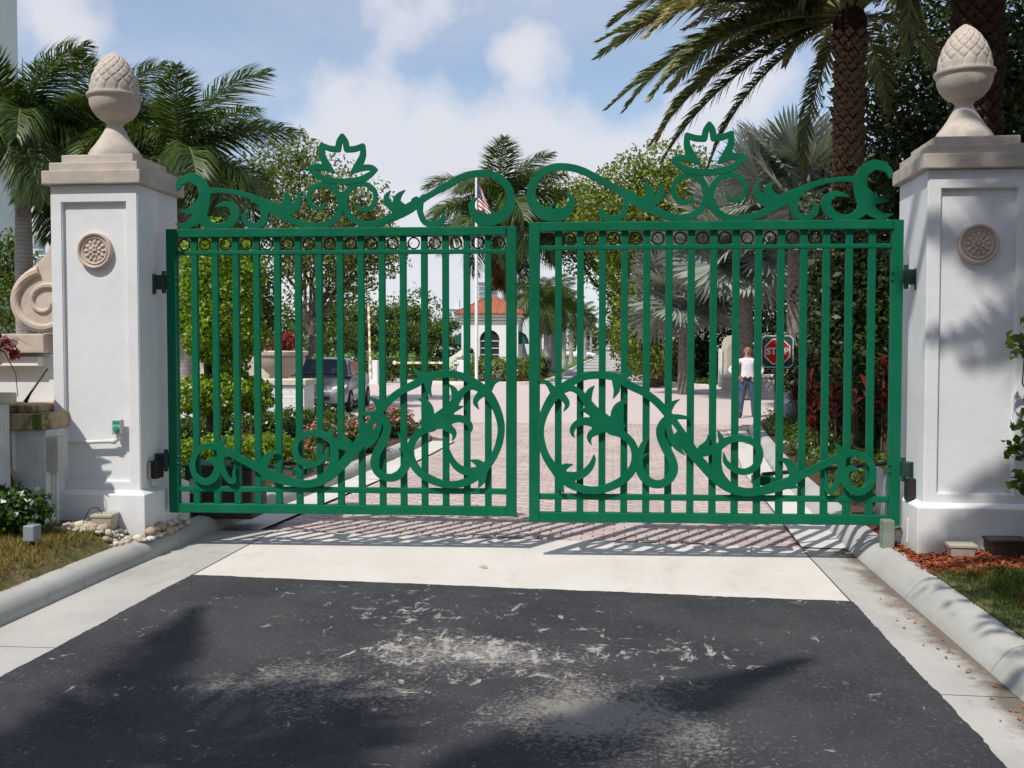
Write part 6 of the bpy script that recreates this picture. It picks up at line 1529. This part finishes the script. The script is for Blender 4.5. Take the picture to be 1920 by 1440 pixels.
# sunlit ground cover in the right bed
cl = []
gg = random.Random(2)
for i in range(150):
    y = gg.uniform(2.2 if i < 90 else 1.2, 14.2); xl = 2.45 + max(0, y-5.6)*.08 if y > 5.6 else 2.35 + y*.03
    x = xl + .15 + gg.random()*(2.3 if i < 90 else 6.0)
    cl.append((x, y, .26, .34, .38, .17))
gc = put('ground_cover', leaf_cloud('ground_cover', cl, 25000, .075, .5, 12, .45), MAT['cover']); tag(gc, 'glossy ground cover filling the bed behind the right gate leaf', 'ground cover', None, 'stuff')
cl = []
for i in range(60):
    y = gg.uniform(1.8, 11.5); x = -3.75 + (.25 if y > 4 else 0) - .25 - gg.random()*1.6
    if y < 2.4 and x > -4.3: continue
    cl.append((x, y, .22, .30, .34, .13))
gc = put('ground_cover', leaf_cloud('ground_cover', cl, 8000, .07, .5, 13, .45), MAT['cover']); tag(gc, 'low ground cover in the bed behind the left gate leaf', 'ground cover', None, 'stuff')
# ground cover under the fan palms
cl = [(gg.uniform(2.6, 9), 0, .24, .7, .6, .16) for _ in range(60)]
cl = [(x, 36.4 + (2.6-x)*1.35 + gg.uniform(1.2, 4.5), z, a, b2, c2) for x, _, z, a, b2, c2 in cl]
gc = put('ground_cover', leaf_cloud('ground_cover', cl, 6000, .12, .5, 14, .45), MAT['cover']); tag(gc, 'ground cover under the silver fan palms', 'ground cover', None, 'stuff')
# low wall and niche behind the man
qx, qy = xy(1420, 39)
lw_ = thing('low_wall', 'low cream wall with pale ledge behind the man', 'wall', (qx, qy, .1), R(0))
MB().box(-1.35, 1.4, 0, .35, 0, .46).build('wall_face', MAT['cream'], lw_, bevel=.01)
MB().box(-1.40, 1.45, -.06, .41, .462, .58).build('ledge', MAT['white_block'], lw_, bevel=.02)
qx, qy = xy(1374, 41)
nc = thing('garden_niche', 'cream garden niche with arched top left of the man', 'niche', (qx, qy, .1))
ar_ = [(-.42, 0), (.42, 0), (.42, 1.75)] + [(.42*math.cos(a), 1.75+.42*math.sin(a)) for a in np.linspace(.2, math.pi-.2, 9)] + [(-.42, 1.75)]
MB().prism(ar_, 'y', .0, .3).build('niche_face', MAT['cream'], nc)
MB().prism([(x*.55, .2+z*.78) for x, z in ar_], 'y', -.04, -.002).build('niche_panel', MAT['stone'], nc)
MB().box(-.55, -.425, -.1, .4, 0, 1.6).build('pier', MAT['white_block'], nc, bevel=.01)
# utility light near the cover
qx, qy = xy(1480, 19.8)
ul = thing('utility_pedestal', 'grey green rounded utility pedestal among the red leaved plants', 'utility box', (qx, qy, .139))
MB().lathe([(.20, 0), (.19, .35), (.15, .60), (.08, .70), (.002, .72)], 18, cap=False).build('cover', MAT['grey_box'], ul, True)
MB().box(.17, .31, -.1, .04, 0, .18).build('socket_box', MAT['lgrey_box'], ul, bevel=.008)
# ================================================================== far buildings
def block(label, px0, px1, ytop, d_, depth, mat, cols, rows, name='apartment_tower', wz=None, win=(.55, .6), balc=False):
    x0, y0 = xy(px0, d_); x1, y1 = xy(px1, d_); w_ = math.hypot(x1-x0, y1-y0); h_ = zat(ytop, d_)
    o = thing(name, label, 'building', ((x0+x1)/2, (y0+y1)/2, 0), math.atan2(y1-y0, x1-x0))
    MB().box(-w_/2, w_/2, 0, depth, 0, h_).build('wall', mat, o)
    MB().box(-w_/2-.3, w_/2+.3, -.3, depth+.3, h_, h_+h_*.012).build('parapet', mat, o)
    zlo = h_*.08 if wz is None else wz
    cw_, rh = w_/cols, (h_-zlo)/rows
    wm = MB().box(-cw_*win[0]/2, cw_*win[0]/2, -.12, .05, -rh*win[1]/2, rh*win[1]/2).mesh('window')
    fm = MB().box(-cw_*win[0]/2, cw_*win[0]/2, -.3, -.125, -rh*win[1]/2-.15, -rh*win[1]/2).mesh('sill')
    for r_ in range(rows):
        for c_i in range(cols):
            q = put('window', wm, MAT['tower_glass'], o, (-w_/2 + cw_*(c_i+.5), 0, zlo + rh*(r_+.5)))
            put('sill', fm, mat, q)
    MB().box(-w_*.15, w_*.12, depth*.3, depth*.6, h_, h_+2.5).build('roof_housing', mat, o)
    return o
block('white high rise tower behind the guardhouse roof', 894, 1000, 530, 260, 20, MAT['facade'], 5, 7, wz=10, win=(.6, .55))
block('pale slab building low behind the layered trees', 838, 872, 580, 240, 15, MAT['facade'], 3, 2, wz=6, win=(.5, .5))
block('white tower sliced by the left edge of the photo', -190, -52, -60, 240, 25, MAT['facade'], 4, 16, wz=8, win=(.5, .45))
block('pale blue hotel block behind the volute', 16, 150, 432, 300, 20, MAT['facade_blue'], 7, 5, wz=14, win=(.8, .4))
block('white apartment block behind the royal palms', 60, 366, 262, 130, 16, MAT['facade'], 9, 8, wz=5, win=(.55, .6))
tree('loose green tree behind the carved volute', bed(35, 44, .0), W3(40, 610, 44), [CP(10, 500, 44, 1.3), CP(55, 520, 44, 1.2), CP(30, 570, 43, 1.3), CP(75, 560, 43, 1.1), CP(-20, 560, 44, 1.4), CP(20, 460, 44, .8), CP(40, 610, 43, 1.2)], 5200, .22, MAT['mid'], MAT['bark'], .2, 71, shell=.4)
for i, px_ in enumerate((400, 520, 640, 760)):
    tree(['far tree clump left of the far row', 'second far tree clump of the back row', 'third far tree clump of the back row', 'far tree clump behind the lowered barrier'][i], bed(px_, 85, .05), W3(px_, 640, 85), [CP(px_-30, 610, 85, 2.6), CP(px_+25, 600, 85, 2.8), CP(px_, 630, 84, 3.0)], 2600, .35, MAT['mid'], MAT['bark'], .3, 90+i, group='far tree clumps', shell=.5)
# ================================================================== palms and trees beside and behind the photographer, whose shade falls on the drive
fr = [(k*2.39996, R(58)-R(80)*((k+.5)/26), 0 if k % 3 else 1, 1.05) for k in range(26)] + [(R(a_), R(e_), 0, s_) for a_, e_, s_ in ((138, 8, .92), (150, -4, .92), (158, 14, .98), (166, -8, 1.0), (174, 6, 1.02), (184, -2, 1.02), (142, -2, .84), (154, 6, .86), (147, 14, .80), (162, 0, .90), (170, 10, .94), (134, 2, .8))]
date_palm('tall date palm right of the drive, behind the photographer, shading the right pillar', (3.35, -5.9, .17), 9.3, .30, 16, fr, False)
royal_palm('royal palm left of the drive behind the photographer, shading the asphalt', (-6.4, -11.3, .29), 6.6, 31, .2, 1.15, 18, 1.3)
fr = [(k*2.39996, R(62)-R(95)*((k+.5)/24), k, 1.1) for k in range(24)]
date_palm('date palm on the right verge behind the photographer, shading the right kerb', (2.75, -9.5, .17), 9.4, .30, 19, fr, False)
date_palm('date palm left behind the photographer, shading the near asphalt', (-5.3, -12.1, .29), 8.6, .30, 18, fr, False)
tree('spreading shade tree on the right verge beside the photographer', (4.9, -6.9, .17), (4.2, -6.6, 4.3), [(.55, -5.0, 6.2, .50, .55, .35), (.65, -5.85, 6.3, .62, .5, .4), (1.5, -6.0, 6.5, .8, .8, .5), (2.7, -6.3, 6.5, 1.1, 1.0, .7), (.20, -6.7, 6.3, .35, .4, .3), (4.2, -6.8, 6.8, 1.4, 1.3, .9)], 4600, .13, MAT['dark'], MAT['bark'], .22, 55, shell=.35)

# foliage that closes the view behind the fan palms and fills the left bed
for i, (px_, d_, top_, lb) in enumerate(((1245, 52, 600, 'dark backdrop tree left of the fan palm trunks'), (1320, 50, 560, 'dark backdrop tree between the fan palm trunks'), (1400, 49, 540, 'dark backdrop tree behind the man'), (1475, 46, 520, 'dark backdrop tree behind the stop sign'), (1545, 40, 500, 'dark backdrop tree beside the date palm trunk'))):
    zc = [(px_ + dx, yy) for dx, yy in ((-22, top_+30), (24, top_+45), (0, top_+80), (-26, top_+100), (26, 690), (-10, 690))]
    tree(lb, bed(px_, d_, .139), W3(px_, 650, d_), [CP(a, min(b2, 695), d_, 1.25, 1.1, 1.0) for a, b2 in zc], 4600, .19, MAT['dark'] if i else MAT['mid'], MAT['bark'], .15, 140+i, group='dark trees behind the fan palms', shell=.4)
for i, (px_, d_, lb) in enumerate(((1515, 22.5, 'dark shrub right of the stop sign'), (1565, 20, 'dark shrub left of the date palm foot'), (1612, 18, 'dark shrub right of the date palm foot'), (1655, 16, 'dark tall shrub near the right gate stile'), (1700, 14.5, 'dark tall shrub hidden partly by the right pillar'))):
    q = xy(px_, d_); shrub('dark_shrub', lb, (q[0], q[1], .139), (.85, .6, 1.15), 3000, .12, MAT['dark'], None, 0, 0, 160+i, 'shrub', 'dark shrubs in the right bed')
for i, (px_, d_, w_, lb) in enumerate(((352, 17.5, .7, 'low green shrub behind the topiary, leftmost of its row'), (425, 18.2, .7, 'low green shrub behind the topiary trunk'), (492, 18.6, .65, 'low green shrub left of the block wall end'), (545, 19.6, .55, 'low green shrub against the white block wall'))):
    q = xy(px_, d_); shrub('bed_shrub', lb, (q[0], q[1], .139), (w_, .5, .24), 2100, .07, MAT['cover'], MAT['white_flower'], 18, .05, 180+i)

# unseen tree line behind the photographer, added to cut sky light on the gate
for i, (x, y, lb) in enumerate(((-15, -19, 'leftmost unseen tree of the line added to block sky light behind the photographer'), (-9, -24, 'second unseen tree of the line added to block sky light behind the photographer'), (-2.5, -27, 'middle unseen tree of the line added to block sky light behind the photographer'), (5, -25, 'fourth unseen tree of the line added to block sky light behind the photographer'), (11, -20, 'fifth unseen tree of the line added to block sky light behind the photographer'), (15, -13, 'rightmost unseen tree added to block sky light beside the photographer'), (-17, -11, 'unseen tree added to block sky light left beside the photographer'))):
    tree(lb, (x, y, 0), (x, y, 3.0), [(x, y, 6.5, 3.0, 3.0, 2.6), (x-2, y, 4.6, 2.4, 2.4, 2.2), (x+2.2, y, 4.8, 2.4, 2.4, 2.2), (x, y, 2.6, 3.0, 2.4, 2.2)], 5200, .42, MAT['dark'], MAT['bark'], .25, 300+i, group='unseen trees added to block sky light', shell=.4)

tree('dark climbing shrub in front of the date palm trunk', bed(1600, 14.2), W3(1600, 620, 14.2), [CP(1575, 400, 14.6, .38), CP(1625, 380, 14.4, .40), CP(1600, 460, 14.2, .48), CP(1560, 520, 14.2, .42), CP(1640, 500, 14.0, .45), CP(1600, 570, 14.0, .5), CP(1560, 620, 14.0, .45), CP(1650, 610, 13.8, .45), CP(1610, 680, 13.6, .45), CP(1645, 320, 15, .35)], 5200, .11, MAT['dark'], MAT['bark'], .05, 401, shell=.4, twigs=2)
